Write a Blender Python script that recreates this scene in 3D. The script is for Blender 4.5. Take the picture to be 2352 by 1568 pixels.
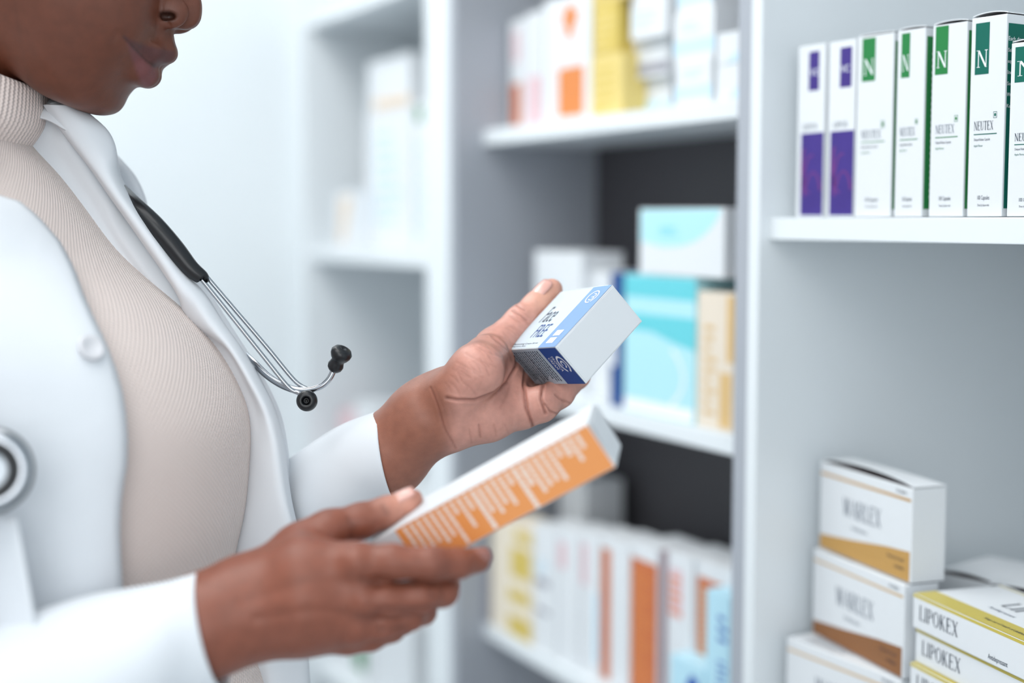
import bpy, bmesh, math, random
import numpy as np
from mathutils import Vector, Matrix

for _o in list(bpy.data.objects): bpy.data.objects.remove(_o)
C = bpy.context.scene.collection
random.seed(7)

# ------------------------------------------------------------------ camera, world, lights, exposure
IW, IH, F = 2352.0, 1568.0, 3267.0           # picture size and focal length in pixels (50 mm on 36 mm)
HZ, VX = 505.0, -500.0                       # horizon row, vanishing column of the shelf wall
PITCH = math.atan((IH / 2 - HZ) / F)
YAW = math.atan((IW / 2 - VX) * math.cos(PITCH) / F)
CAM = Vector((0, 0, 1.33))
FH = Vector((-math.cos(YAW), math.sin(YAW), 0))
RV = Vector((math.sin(YAW), math.cos(YAW), 0))
UP = Vector((0, 0, 1))
FV = FH * math.cos(PITCH) - UP * math.sin(PITCH)
UV_ = UP * math.cos(PITCH) + FH * math.sin(PITCH)

cam_d = bpy.data.cameras.new('camera')
cam_d.sensor_width = 36.0
cam_d.lens = 36.0 * F / IW
cam_d.clip_start = 0.02
cam_d.dof.use_dof = True
cam_d.dof.focus_distance = 0.895
cam_d.dof.aperture_fstop = 2.0
cam = bpy.data.objects.new('camera', cam_d)
C.objects.link(cam)
cam.matrix_world = Matrix((( RV.x, UV_.x, -FV.x, CAM.x), (RV.y, UV_.y, -FV.y, CAM.y), (RV.z, UV_.z, -FV.z, CAM.z), (0, 0, 0, 1)))
sc = bpy.context.scene
sc.camera = cam
sc.view_settings.view_transform = 'Standard'
sc.view_settings.look = 'None'
sc.view_settings.gamma = 1.0
sc.view_settings.use_curve_mapping = False
sc.view_settings.exposure = 0.2

w = bpy.data.worlds.new('world'); sc.world = w; w.use_nodes = True
w.node_tree.nodes['Background'].inputs[0].default_value = (0.90, 0.965, 1.0, 1)
w.node_tree.nodes['Background'].inputs[1].default_value = 0.66

def area(name, loc, target, sx, sy, power, col):
    l = bpy.data.lights.new(name, 'AREA'); l.shape = 'RECTANGLE'; l.size = sx; l.size_y = sy
    l.energy = power; l.color = col
    o = bpy.data.objects.new(name, l); C.objects.link(o)
    o.location = loc
    o.rotation_euler = (Vector(target) - Vector(loc)).to_track_quat('-Z', 'Y').to_euler()
    return o
area('ceiling_area_light', (-0.9, -0.35, 2.62), (-0.9, -0.35, 0), 1.6, 1.2, 19, (1.0, 0.99, 0.97))
area('ceiling_area_light', (0.9, -1.0, 2.62), (0.7, -0.6, 0), 1.4, 1.2, 12, (1.0, 0.99, 0.97))
area('ceiling_area_light', (-1.6, -0.1, 2.62), (-1.8, 0.0, 1), 0.6, 1.2, 13, (1.0, 0.99, 0.97))  # added to brighten the end wall and far unit, no known fixture
area('frontal_fill_light', (1.9, -1.0, 1.75), (-0.8, 0.4, 1.15), 1.6, 1.4, 18, (0.97, 0.99, 1.0))  # added frontal fill from behind the camera, no window stands there

# ------------------------------------------------------------------ helpers
def ray(px, py):
    return FV + RV * ((px - IW / 2) / F) + UV_ * (-(py - IH / 2) / F)
def W(px, py, d):                      # point at view depth d
    return CAM + ray(px, py) * d
def atY(px, py, Y):
    r = ray(px, py); return CAM + r * (Y / r.y)
def atZ(px, py, Z):
    r = ray(px, py); return CAM + r * ((Z - CAM.z) / r.z)
def vdir(vx):                          # horizontal unit vector towards the near end of lines meeting at column vx
    r = ray(vx, HZ); return -Vector((r.x, r.y, 0)).normalized()
def lin(c):
    c = c / 255.0
    return c / 12.92 if c <= 0.04045 else ((c + 0.055) / 1.055) ** 2.4
def rgb(r, g, b): return (lin(r), lin(g), lin(b), 1)

_m = {}
def mat(name, col, rough=0.5, metal=0.0, spec=0.5, bump=None, sss=0.0, noise=None, coat=0.0):
    if name in _m: return _m[name]
    m = bpy.data.materials.new(name); m.use_nodes = True
    nt = m.node_tree; b = nt.nodes['Principled BSDF']
    b.inputs['Base Color'].default_value = col
    b.inputs['Roughness'].default_value = rough
    b.inputs['Metallic'].default_value = metal
    b.inputs['Specular IOR Level'].default_value = spec
    b.inputs['Coat Weight'].default_value = coat
    tc = nt.nodes.new('ShaderNodeTexCoord')
    if sss:
        b.inputs['Subsurface Weight'].default_value = sss
        b.inputs['Subsurface Radius'].default_value = (1.0, 0.35, 0.2)
        b.inputs['Subsurface Scale'].default_value = 0.004
    if noise:
        sc_, amt = noise
        n = nt.nodes.new('ShaderNodeTexNoise'); n.inputs['Scale'].default_value = sc_; n.inputs['Detail'].default_value = 4
        nt.links.new(tc.outputs['Object'], n.inputs['Vector'])
        mx = nt.nodes.new('ShaderNodeMix'); mx.data_type = 'RGBA'
        mx.inputs['A'].default_value = tuple(c * (1 - amt) for c in col[:3]) + (1,)
        mx.inputs['B'].default_value = tuple(min(1, c * (1 + amt)) for c in col[:3]) + (1,)
        nt.links.new(n.outputs['Fac'], mx.inputs['Factor'])
        nt.links.new(mx.outputs['Result'], b.inputs['Base Color'])
    if bump:
        sc_, st, dist = bump
        n = nt.nodes.new('ShaderNodeTexNoise'); n.inputs['Scale'].default_value = sc_; n.inputs['Detail'].default_value = 3
        nt.links.new(tc.outputs['Object'], n.inputs['Vector'])
        bp = nt.nodes.new('ShaderNodeBump'); bp.inputs['Strength'].default_value = st; bp.inputs['Distance'].default_value = dist
        nt.links.new(n.outputs['Fac'], bp.inputs['Height'])
        nt.links.new(bp.outputs['Normal'], b.inputs['Normal'])
    _m[name] = m
    return m

def tag(o, label=None, cat=None, group=None, kind=None):
    if label: o['label'] = label
    if cat: o['category'] = cat
    if group: o['group'] = group
    if kind: o['kind'] = kind
    return o
def empty(name, loc=(0, 0, 0), rz=0):
    o = bpy.data.objects.new(name, None); C.objects.link(o); o.empty_display_size = 0.05
    o.location = loc; o.rotation_euler = (0, 0, rz); return o
def mesh_obj(name, verts, faces, mats, parent=None, fm=None, smooth=False, uvs=None):
    me = bpy.data.meshes.new(name)
    me.from_pydata([tuple(v) for v in verts], [], [tuple(f) for f in faces])
    for m in (mats if isinstance(mats, (list, tuple)) else [mats]): me.materials.append(m)
    if fm is not None: me.polygons.foreach_set('material_index', fm)
    if smooth: me.polygons.foreach_set('use_smooth', [True] * len(me.polygons))
    if uvs is not None:
        ul = me.uv_layers.new(name='UVMap')
        li = np.empty(len(me.loops), dtype=np.int32); me.loops.foreach_get('vertex_index', li)
        ul.data.foreach_set('uv', np.asarray(uvs, dtype=np.float32)[li].ravel())
    me.update()
    o = bpy.data.objects.new(name, me); C.objects.link(o)
    if parent: o.parent = parent
    return o
def box_obj(name, lo, hi, m, parent=None, bev=0.0):
    bm = bmesh.new(); bmesh.ops.create_cube(bm, size=1)
    for v in bm.verts:
        v.co = Vector([lo[i] + (v.co[i] + 0.5) * (hi[i] - lo[i]) for i in range(3)])
    if bev: bmesh.ops.bevel(bm, geom=bm.edges[:], offset=bev, segments=2, affect='EDGES', profile=0.6)
    me = bpy.data.meshes.new(name); bm.to_mesh(me); bm.free(); me.materials.append(m)
    o = bpy.data.objects.new(name, me); C.objects.link(o)
    if parent: o.parent = parent
    return o

# ------------------------------------------------------------------ materials
MEL = mat('white_melamine', rgb(224, 230, 234), 0.42)
MELD = mat('shaded_back_board', rgb(72, 70, 74), 0.6)  # white board darkened: the deep shade of the recess is put into its colour
MELS = mat('shaded_side_board', rgb(164, 169, 178), 0.5)  # greyed white board, shadow below the shelves is put into its colour
WALL = mat('wall_paint', rgb(228, 235, 239), 0.8, bump=(60, 0.1, 0.002))
FLOOR = mat('floor_vinyl', rgb(190, 196, 200), 0.35, noise=(6, 0.05))
CEIL = mat('ceiling_paint', rgb(236, 240, 243), 0.9)
CARD = mat('white_card', rgb(221, 225, 229), 0.38, bump=(900, 0.06, 0.0004))
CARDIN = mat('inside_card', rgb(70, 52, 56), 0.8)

# ------------------------------------------------------------------ the room
D = 0.68
def strc(name, lo, hi, m): return tag(box_obj(name, lo, hi, m), kind='structure')
XW = atY(700, HZ, D).x                           # the far wall that closes the row of shelves
strc('floor', (-4, -4, -0.1), (3, 1.1, 0), FLOOR)
strc('ceiling', (-4, -4, 2.7), (3, 1.1, 2.8), CEIL)
strc('wall_right', (-4, 1.0, 0), (3, 1.1, 2.7), WALL)
strc('wall_far', (XW - 0.12, -4, 0), (XW - 0.02, 1.0, 2.7), WALL)

# ------------------------------------------------------------------ shelving
YB = 0.985
X0, X1 = atY(978, HZ, D).x, atY(1045, HZ, D).x
X2, X3 = atY(1697, HZ, D).x, atY(1744, HZ, D).x
XM = atY(1720, HZ, D).x
YM, YR = D + 0.036, D + 0.009
def shelf_z(px, py, Y): return atY(px, py, Y).z
ZU = shelf_z(1691, 271, YM); ZL = shelf_z(1685, 1047, YM); ZT = shelf_z(1200, 1512, YM)
ZR = shelf_z(1766, 550, YR)
ZLF = shelf_z(850, 606, D + 0.01)
print('LEVELS', ZU, ZL, ZT, 'right', ZR, 'left', ZLF, 'X', XW, X0, X1, X2, XM, X3)
TH = 0.017
def unit(label, xl, xr, levels, yfront, y_in, tl, tr, backm, sidem, top=2.15, yb=YB):
    u = empty('shelving_unit', ((xl + xr) / 2, YB, 0))
    tag(u, label, 'shelving unit')
    o = Vector(u.location)
    def b(n, lo, hi, m, bev=0.0008):
        return box_obj(n, Vector(lo) - o, Vector(hi) - o, m, u, bev)
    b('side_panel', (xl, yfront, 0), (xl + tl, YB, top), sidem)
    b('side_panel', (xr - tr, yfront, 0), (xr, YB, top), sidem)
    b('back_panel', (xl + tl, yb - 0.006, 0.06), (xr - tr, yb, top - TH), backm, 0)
    b('top_panel', (xl + tl, yfront, top - TH), (xr - tr, YB - 0.006, top), MEL)
    b('plinth', (xl + tl, yfront + 0.02, 0), (xr - tr, yfront + 0.036, 0.06), MEL)
    for z in levels:                                    # z = underside
        s = b('shelf', (xl + tl, y_in, z), (xr - tr, yb - 0.006, z + TH), MEL)
    return u
EDGE = MEL
lv = [ZU + 0.27, ZU, ZL, ZT, ZT - 0.27, ZT - 0.54, 0.06]
UM = unit('shelving unit with shade painted into its dark back, between the two white ones', X1 - TH, XM, lv, D, YM, TH, TH, MELD, MELS, yb=0.872)
ZRB = CAM.z - 0.4015
UR = unit('shelving unit holding the green and purple topped cartons', XM, XM + 0.62,
          [ZR + 0.40, ZR, ZRB - TH, ZRB - 0.36, 0.06], D, YR, X3 - XM, TH, MEL, MEL)
UL = unit('far shelving unit against the white end wall', XW - 0.018, X1 - TH, [ZLF + 0.335, ZLF, ZLF - 0.32, ZLF - 0.62, 0.06],
          D, D + 0.01, TH, (X1 - TH) - X0, MEL, MEL)

# ------------------------------------------------------------------ lettering
SER = 0.035
def L_(x0, y0, x1, y1, t):          # slanted stroke of horizontal thickness t
    return [(x0 - t / 2, y0), (x0 + t / 2, y0), (x1 + t / 2, y1), (x1 - t / 2, y1)]
def H_(x0, x1, y, t): return [(x0, y - t / 2), (x1, y - t / 2), (x1, y + t / 2), (x0, y + t / 2)]
def S_(x, y, wd=0.2): return H_(x - wd / 2, x + wd / 2, y + (SER / 2 if y < 0.5 else -SER / 2), SER)
def arc(cx, cy, rx, ry, a0, a1, tk, tn, n=14):
    out = []
    for i in range(n):
        A, B = [math.radians(a0 + (a1 - a0) * k / n) for k in (i, i + 1)]
        def pt(a, s):
            t = tn + (tk - tn) * abs(math.cos(a))
            return (cx + (rx + s * t / 2) * math.cos(a), cy + (ry + s * tn / 2) * math.sin(a))
        out.append([pt(A, 1), pt(B, 1), pt(B, -1), pt(A, -1)])
    return out
TK, TN = 0.12, 0.05
GL = {
 'N': (0.78, [L_(.14, 0, .14, 1, TN), L_(.14, 1, .64, 0, TK), L_(.64, 0, .64, 1, TN), S_(.14, 0), S_(.1, 1, .18), S_(.64, 1)]),
 'E': (0.66, [L_(.16, 0, .16, 1, TK), H_(.1, .58, .98, .045), H_(.16, .46, .52, .045), H_(.1, .6, .022, .045), L_(.57, .8, .59, 1, .03), L_(.61, 0, .58, .22, .03), L_(.46, .42, .46, .62, .03)]),
 'U': (0.78, [L_(.16, .28, .16, 1, TK), L_(.62, .28, .62, 1, TN), S_(.16, 1, .24), S_(.62, 1, .2)] + arc(.39, .28, .23, .26, 180, 360, .09, .05)),
 'T': (0.68, [L_(.34, 0, .34, 1, TK), H_(.06, .62, .98, .045), S_(.34, 0, .24), L_(.06, .8, .05, 1, .03), L_(.62, .8, .63, 1, .03)]),
 'X': (0.74, [L_(.14, 1, .6, 0, TK), L_(.14, 0, .6, 1, TN), S_(.14, 0, .18), S_(.6, 0, .2), S_(.14, 1, .2), S_(.6, 1, .18)]),
 'L': (0.62, [L_(.16, 0, .16, 1, TK), S_(.16, 1, .24), H_(.08, .56, .022, .045), L_(.57, 0, .55, .24, .03)]),
 'I': (0.34, [L_(.17, 0, .17, 1, TK), S_(.17, 0, .24), S_(.17, 1, .24)]),
 'P': (0.66, [L_(.16, 0, .16, 1, TK), S_(.16, 0, .24), H_(.06, .36, .98, .04), H_(.16, .36, .47, .04)] + arc(.34, .725, .21, .25, -90, 90, .11, .05)),
 'R': (0.72, [L_(.16, 0, .16, 1, TK), S_(.16, 0, .24), H_(.06, .36, .98, .04), H_(.16, .36, .47, .04), L_(.36, .47, .62, 0, .11), S_(.64, 0, .16)] + arc(.34, .725, .21, .25, -90, 90, .11, .05)),
 'O': (0.8, arc(.4, .5, .29, .49, 0, 360, .12, .05, 28)),
 'K': (0.74, [L_(.16, 0, .16, 1, TK), S_(.16, 0, .24), S_(.16, 1, .24), L_(.2, .42, .56, 1, TN), L_(.28, .56, .6, 0, TK), S_(.6, 0, .2), S_(.56, 1, .18)]),
 'A': (0.76, [L_(.12, 0, .38, 1, TN), L_(.38, 1, .64, 0, TK), H_(.2, .56, .34, .045), S_(.12, 0, .2), S_(.64, 0, .22)]),
 'W': (1.04, [L_(.14, 1, .34, 0, TK), L_(.34, 0, .52, 1, TN), L_(.52, 1, .72, 0, TK), L_(.72, 0, .92, 1, TN), S_(.14, 1, .2), S_(.52, 1, .2), S_(.92, 1, .18)]),
 'M': (0.96, [L_(.16, 0, .16, 1, TN), L_(.16, 1, .48, 0.02, TK), L_(.48, 0.02, .8, 1, TN), L_(.8, 0, .8, 1, TK), S_(.16, 0), S_(.8, 0, .24), S_(.12, 1, .16), S_(.84, 1, .18)]),
}
def serif(word, height, width=None):
    out, x = [], 0.0
    for ch in word:
        if ch == ' ': x += .4; continue
        wd, polys = GL[ch]
        for p in polys: out.append([(x + a, b) for a, b in p])
        x += wd
    sx = (width / x) if width else height
    return [[(a * sx, b * height) for a, b in p] for p in out]
_txt = {}
def sans(word, height, width=None, shear=0.0):
    """outline text -> list of polygons, cap height ~ height"""
    key = word
    if key not in _txt:
        cu = bpy.data.curves.new('t', 'FONT'); cu.body = word; cu.size = 1.0; cu.resolution_u = 2
        ob = bpy.data.objects.new('t', cu); C.objects.link(ob)
        dg = bpy.context.evaluated_depsgraph_get()
        me = bpy.data.meshes.new_from_object(ob.evaluated_get(dg))
        _txt[key] = [[(me.vertices[i].co.x, me.vertices[i].co.y) for i in p.vertices] for p in me.polygons]
        bpy.data.objects.remove(ob); bpy.data.curves.remove(cu); bpy.data.meshes.remove(me)
    ps = _txt[key]
    if not ps: return []
    mx = max(a for p in ps for a, b in p); s = height / 0.7
    sx = width / mx if width else s
    return [[(a * sx + b * s * shear, b * s) for a, b in p] for p in ps]

# ------------------------------------------------------------------ cartons
class Carton:
    """a folded card box; x along the front, y into the depth, z up; prints sit in thin layers on its faces"""
    def __init__(s, Wd, T, H, base=None, bev=0.0005):
        s.W, s.T, s.H = Wd, T, H; s.mats = [base or CARD]; s.v, s.f, s.m = [], [], []
        bm = bmesh.new(); bmesh.ops.create_cube(bm, size=1)
        for v in bm.verts: v.co = Vector(((v.co.x + .5) * Wd, (v.co.y + .5) * T, (v.co.z + .5) * H))
        bmesh.ops.bevel(bm, geom=bm.edges[:], offset=bev, segments=2, affect='EDGES', profile=0.6)
        bm.verts.index_update()
        s.v = [v.co.copy() for v in bm.verts]; s.f = [[v.index for v in f.verts] for f in bm.faces]
        s.m = [0] * len(s.f); bm.free()
    def mi(s, m):
        if m not in s.mats: s.mats.append(m)
        return s.mats.index(m)
    def map(s, face, u, v, e):
        W_, T, H = s.W, s.T, s.H
        return {'front': (u, -e, v), 'right': (W_ + e, u, v), 'left': (-e, T - u, v), 'back': (W_ - u, T + e, v),
                'top': (u, v, H + e), 'bottom': (u, T - v, -e)}[face]
    def poly(s, face, pts, m, layer=1):
        k = len(s.v); e = 0.00012 * layer
        s.v += [Vector(s.map(face, a, b, e)) for a, b in pts]
        s.f.append(list(range(k, k + len(pts)))); s.m.append(s.mi(m)); return s
    def rect(s, face, u0, v0, u1, v1, m, layer=1): return s.poly(face, [(u0, v0), (u1, v0), (u1, v1), (u0, v1)], m, layer)
    def draw(s, face, polys, u, v, m, layer=2):
        for p in polys: s.poly(face, [(a + u, b + v) for a, b in p], m, layer)
        return s
    def lines(s, face, u0, v0, u1, v1, n, m, layer=2, fill=0.45, vertical=False, rag=0.5, ragged_left=False):
        rn = random.Random(n * 31 + int(u0 * 1e5))
        for i in range(n):
            k = 1 - rag * rn.random()
            if vertical:
                p = u0 + (u1 - u0) * i / n; q = (u1 - u0) / n * fill
                s.rect(face, p, v1 - (v1 - v0) * k, p + q, v1, m, layer)
            else:
                p = v0 + (v1 - v0) * i / n; q = (v1 - v0) / n * fill
                s.rect(face, u0, p, u0 + (u1 - u0) * k, p + q, m, layer)
        return s
    def words(s, face, u0, v0, u1, v1, n, m, layer=2, fill=0.5, vertical=False):
        rn = random.Random(n * 17 + int(v0 * 1e5))
        for i in range(n):
            span = (v1 - v0) if vertical else (u1 - u0)
            end = span * (0.55 + 0.45 * rn.random()); x = 0
            while x < end:
                wd = span * rn.uniform(0.03, 0.09)
                if vertical:
                    p = u0 + (u1 - u0) * i / n; q = (u1 - u0) / n * fill
                    s.rect(face, p, v1 - x - wd, p + q, v1 - x, m, layer)
                else:
                    p = v0 + (v1 - v0) * i / n; q = (v1 - v0) / n * fill
                    s.rect(face, u0 + x, p, u0 + x + wd, p + q, m, layer)
                x += wd + span * 0.018
        return s
    def build(s, name, parent=None):
        return mesh_obj(name, s.v, s.f, s.mats, parent, s.m)

def frame(o, origin, ux):
    """place o with its x axis along horizontal ux"""
    o.location = origin; o.rotation_euler = (0, 0, math.atan2(ux.y, ux.x))
def span(pxl, pxr, py, Yp, vx=VX):
    u = vdir(vx); A = atY(pxl, py, Yp); r = ray(pxr, py)
    # A + s u = t r in plan
    M = np.array([[u.x, -r.x], [u.y, -r.y]]); rhs = np.array([-(A.x - CAM.x), -(A.y - CAM.y)])
    s_, t_ = np.linalg.solve(M, rhs)
    return A, u, s_
def zat(px, py, P):
    r = ray(px, py); t = math.hypot(P.x - CAM.x, P.y - CAM.y) / math.hypot(r.x, r.y)
    return CAM.z + r.z * t
INK = mat('grey_ink', rgb(92, 104, 120), 0.5); DARK = mat('navy_ink', rgb(20, 40, 62), 0.5)
GRN = mat('green_ink', rgb(34, 124, 64), 0.5, spec=.3); TEALG = mat('dark_green_ink', rgb(0, 98, 84), 0.5, spec=.3)
WINK = mat('white_ink', rgb(238, 243, 247), 0.5)
PUR = mat('purple_ink', rgb(62, 44, 128), 0.5, spec=.3, noise=(18, 0.35)); MAG = mat('magenta_ink', rgb(104, 38, 124), 0.5)
GOLD = mat('gold_ink', rgb(190, 146, 76), 0.45); BROWN = mat('bronze_ink', rgb(138, 88, 42), 0.45); LGOLD = mat('pale_gold_ink', rgb(206, 178, 140), 0.5)
YEL = mat('yellow_ink', rgb(196, 178, 66), 0.35, coat=0.3)
def put(cart, name, label, cat, group, A, u, zb, flap=None):
    root = empty(name); frame(root, Vector((A.x, A.y, zb)), u)
    tag(root, label, cat, group)
    cart.build('carton_body', root)
    if flap: flap(root, cart)
    return root
def tuck_flap(root, c, lift=0.006, dark=True, side='top'):
    """lid that stands a little open on its hinge at the back edge"""
    W_, T, H = c.W, c.T, c.H; n = 10; v, f = [], []
    for i in range(n + 1):
        x = W_ * i / n; b = lift * math.sin(math.pi * i / n) ** 0.7
        v += [(x, 0.0008, H + 0.0006 + b), (x, T, H + 0.0006 + b * 0.15)]
    f = [(2 * i, 2 * i + 2, 2 * i + 3, 2 * i + 1) for i in range(n)]
    o = mesh_obj('tuck_flap', v, f, [CARD], root)
    m = o.modifiers.new('s', 'SOLIDIFY'); m.thickness = 0.0006; m.offset = 1
    if dark:
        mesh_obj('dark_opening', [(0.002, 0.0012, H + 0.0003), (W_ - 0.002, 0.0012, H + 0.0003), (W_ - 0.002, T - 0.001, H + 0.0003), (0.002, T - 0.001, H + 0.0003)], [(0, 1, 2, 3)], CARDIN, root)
# ------------------------------------------------------------------ right unit, upper shelf
zr = ZR + TH + .0006
def capsule_carton(pl, pr, ytop, band, T, label, gcol, Yp=None, vx=-900, dot=True, fl=0.003, sidetext=False, scale=1.0):
    A, u, wd = span(pl, pr, 300, Yp or (YR + 0.004), vx)
    H = zat(pl, ytop, A) - zr
    c = Carton(wd, T, H)
    b0, b1, v0, v1 = band
    c.rect('front', wd * b0, H * v0, wd * b1, H * v1, gcol)
    bw = wd * (b1 - b0)
    c.draw('front', serif('N', H * 0.075 * 1.15, bw * 0.86), wd * b0 + bw * 0.1, H * v0 + H * 0.035, WINK)
    c.draw('front', serif('NEUTEX', H * 0.045, wd * 0.56), wd * 0.14, H * 0.435, DARK if gcol == TEALG else INK)
    c.rect('front', wd * .14, H * .412, wd * .80, H * .417, gcol)
    c.draw('front', sans('Delayed Release Capsules', H * 0.0135, wd * .46), wd * .15, H * .382, DARK, 1)
    c.draw('front', sans('Apple Flavour', H * 0.012, wd * .26), wd * .15, H * .352, gcol, 1)
    c.draw('front', sans('100 Capsules', H * 0.022, wd * .36), wd * .28, H * .085, DARK, 1)
    c.draw('front', sans('Dose by lipase units', H * 0.012, wd * .34), wd * .3, H * .052, DARK, 1)
    x, y, r = wd * .74, H * .508, wd * .05
    for q in (((x - r, y - r * 1.5), (x + r, y - r * 1.3)), ((x - r, y + r * 1.3), (x + r, y + r * 1.5)), ((x - r, y - r * 1.5), (x - r * .8, y + r * 1.5)), ((x + r * .8, y - r * 1.5), (x + r, y + r * 1.5))):
        c.rect('front', q[0][0], q[0][1], q[1][0], q[1][1], gcol)
    c.poly('front', [(x + r * .55 * math.cos(a / 6 * math.pi), y + r * .8 * math.sin(a / 6 * math.pi)) for a in range(12)], gcol)
    c.rect('right', T * .03, H * .04, T * .97, H * .955, gcol)
    if sidetext:
        for k, (t, h_) in enumerate((('Each dose contains', .021), ('Salbutanol Sulfate BP', .018), ('equivalent to 100 mg', .018), ('Indications and use:', .02), ('See the leaflet inside', .018), ('Warnings:', .02), ('Keep out of reach of', .018))):
            c.draw('right', sans(t, H * h_), T * .03, H * (.87 - .055 * k), WINK)
    else:
        rn = random.Random(int(pl))
        for k in range(24):
            c.rect('right', T * .14, H * (.1 + .033 * k), T * rn.uniform(.5, .9), H * (.112 + .033 * k), WINK, 2)
    return put(c, 'medicine_carton', label, 'box', 'green banded cartons on the top right shelf', A, u, zr, lambda r_, c_: tuck_flap(r_, c_, fl * .45))
for (pl, pr, yt, b0, b1, yb0, yb1, col, lab, T, fl, sd) in (
    (1967, 2049, 86, .13, .5, 87, 184, GRN, 'blurred white carton with green band, between purple carton and the other green ones', .05, .001, 0),
    (2058, 2121, 72, .14, .45, 75, 175, GRN, 'narrow white carton with green band, second of the green row', .05, .002, 0),
    (2138, 2216, 60, .08, .46, 59, 168, GRN, 'white carton with light green band, next to the dark green banded one', .05, .003, 0),
    (2226, 2306, 43, .12, .52, 52, 168, TEALG, 'tallest white carton with dark green band and a green side of small print', .05, .004, 1),
    (2318, 2412, 100, .1, .62, 106, 186, TEALG, 'short white carton with dark green band at the right end of the row', .05, .002, 1)):
    Htot = 495.0 - yt
    capsule_carton(pl, pr, yt, (b0, b1, (495 - yb1 - 4) / Htot, (495 - yb0 - 4) / Htot), T, lab, col, sidetext=sd, fl=fl)
for (pl, pr, yt, l0, l1, lab) in ((1832, 1893, 108, .15, 1.0, 'white and purple carton farthest left on the shelf'),
                           (1902, 1963, 98, .1, 1.0, 'white and purple carton touching the first green banded one')):
    A, u, wd = span(pl, pr, 300, YR + 0.008, -600)
    H = zat(pl, yt, A) - zr; T = .045
    c = Carton(wd, T, H)
    c.rect('front', wd * l0, H * .01, wd * .985, H * .49, PUR)
    for k in range(3):
        c.draw('front', arc(0, 0, wd * .3, H * .16, 20 + 60 * k, 150 + 60 * k, wd * .1, wd * .05), wd * (.62 - .06 * k), H * (.1 + .1 * k), MAG, 2)
    c.rect('front', wd * (.4 if l0 > .12 else .42), H * .735, wd * (.78 if l0 > .12 else .85), H * .96, PUR)
    c.draw('front', sans('VC', H * .04, wd * .32), wd * .45, H * .82, WINK)
    c.draw('front', serif('LIPOX', H * .035, wd * .55), wd * .2, H * .51, INK)
    c.rect('right', T * .02, H * .02, T * .98, H * .97, CARD)
    put(c, 'medicine_carton', lab, 'box', 'purple labelled cartons', A, u, zr)

# ------------------------------------------------------------------ right unit, lower shelf
ZB = ZRB + .0006
def place_d(px, d, vx):        # plan position at view depth d under column px on the horizon
    P = W(px, HZ, d); return P, vdir(vx)
z = ZB
hM = 0.069
mar = [(2096, 1.0, -700, BROWN, 'white carton with bronze wedge at the bottom of the left stack'),
       (2099, 1.0, 50, BROWN, 'white carton with bronze wedge in the middle of the left stack'),
       (2112, 1.0, 60, GOLD, 'white carton with gold wedge, topmost of the left stack')]
tops = []
for k, (px, d, vx, gcol, lab) in enumerate(mar):
    u = vdir(vx); P = W(px, HZ, d)
    L = 0.125; T = 0.0285
    A = Vector((P.x, P.y, 0)) - u * L
    c = Carton(L, T, hM, bev=0.0008)
    c.poly('front', [(0.001, 0.0006), (L * .985, 0.0006), (L * .985, hM * .33), (L * .75, hM * .3), (L * .4, hM * .225), (0.001, hM * .155)], gcol)
    c.rect('front', 0.001, hM * .855, L * .985, hM * .885, GOLD if gcol is GOLD else LGOLD)
    c.draw('front', serif('WARLEX', hM * .2, L * .42), L * .27, hM * .47, INK)
    c.draw('front', sans('Antidepressant', hM * .045, L * .17), L * .37, hM * .34, INK, 1)
    c.draw('front', sans('20 tablets', hM * .04, L * .1), L * .84, hM * .92, DARK, 1)
    c.draw('front', sans('Keep out of reach', hM * .04, L * .17), L * .76, hM * .2, DARK, 2)
    c.draw('front', sans('of children', hM * .04, L * .1), L * .83, hM * .11, DARK, 2)
    c.lines('top', L * .1, T * .15, L * .6, T * .8, 6, INK, 1, .3)
    put(c, 'medicine_carton', lab, 'box', 'bronze and gold wedge cartons', A, u, z, (lambda r_, c_: tuck_flap(r_, c_, .0045)) if k == 2 else None)
    z += hM + 0.0012
hL0 = 0.0246
uL = vdir(154)
zl = ZB
for k in range(5):
    hL = hL0 + (.0067 if k < 2 else 0)
    P = W([2122, 2118, 2116, 2127, 2119][k], HZ, .985)
    L, T = 0.14, 0.075
    c = Carton(L, T, hL, bev=0.0008)
    c.rect('front', 0, hL * .9, L, hL * .985, YEL)
    c.rect('top', 0.0004, 0.0003, L - .0004, T * .24, YEL)
    c.rect('top', 0.0004, T * .93, L - .0004, T * .95, YEL)
    c.draw('front', serif('LIPOKEX', hL * .42, L * .33), L * .055, hL * .3, DARK)
    c.draw('front', sans('Antidepressant', hL * .14, L * .145), L * .62, hL * .13, DARK)
    c.draw('top', serif('LIPOKEX', T * .2, L * .5), L * .33, T * .5, DARK)
    c.draw('top', sans('Antidepressant', T * .05, L * .2), L * .34, T * .36, INK, 1)
    c.draw('top', sans('Keep out of reach of children', T * .045, L * .3), L * .5, T * .1, DARK, 2)
    put(c, 'medicine_carton', ['bottom flat white and yellow carton beside the shelf board', 'flat white and yellow carton, second from the bottom of its stack',
        'flat white carton with yellow top edge in the middle of its stack', 'flat white carton right under the topmost yellow banded one',
        'topmost flat white carton with a glossy yellow band'][k], 'box', 'flat yellow edged cartons', P, uL, zl)
    zl += hL + .0004
# small white cartons behind
for (px, d, L, T, z0, h, lab) in ((2168, 1.075, .05, .075, ZB, .1305, 'plain white carton with a lifted flap behind the yellow banded stack'),
                              (2290, 1.03, .06, .08, ZB, .1315, 'second plain white carton behind the yellow banded stack, at its right')):
    P = W(px, HZ, d)
    c = Carton(L, T, h); c.lines('front', L * .1, h * .6, L * .9, h * .9, 4, INK, 1, .3)
    put(c, 'medicine_carton', lab, 'box', 'plain white cartons behind', P, vdir(-1500), z0, lambda r_, c_: tuck_flap(r_, c_, .003))

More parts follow.
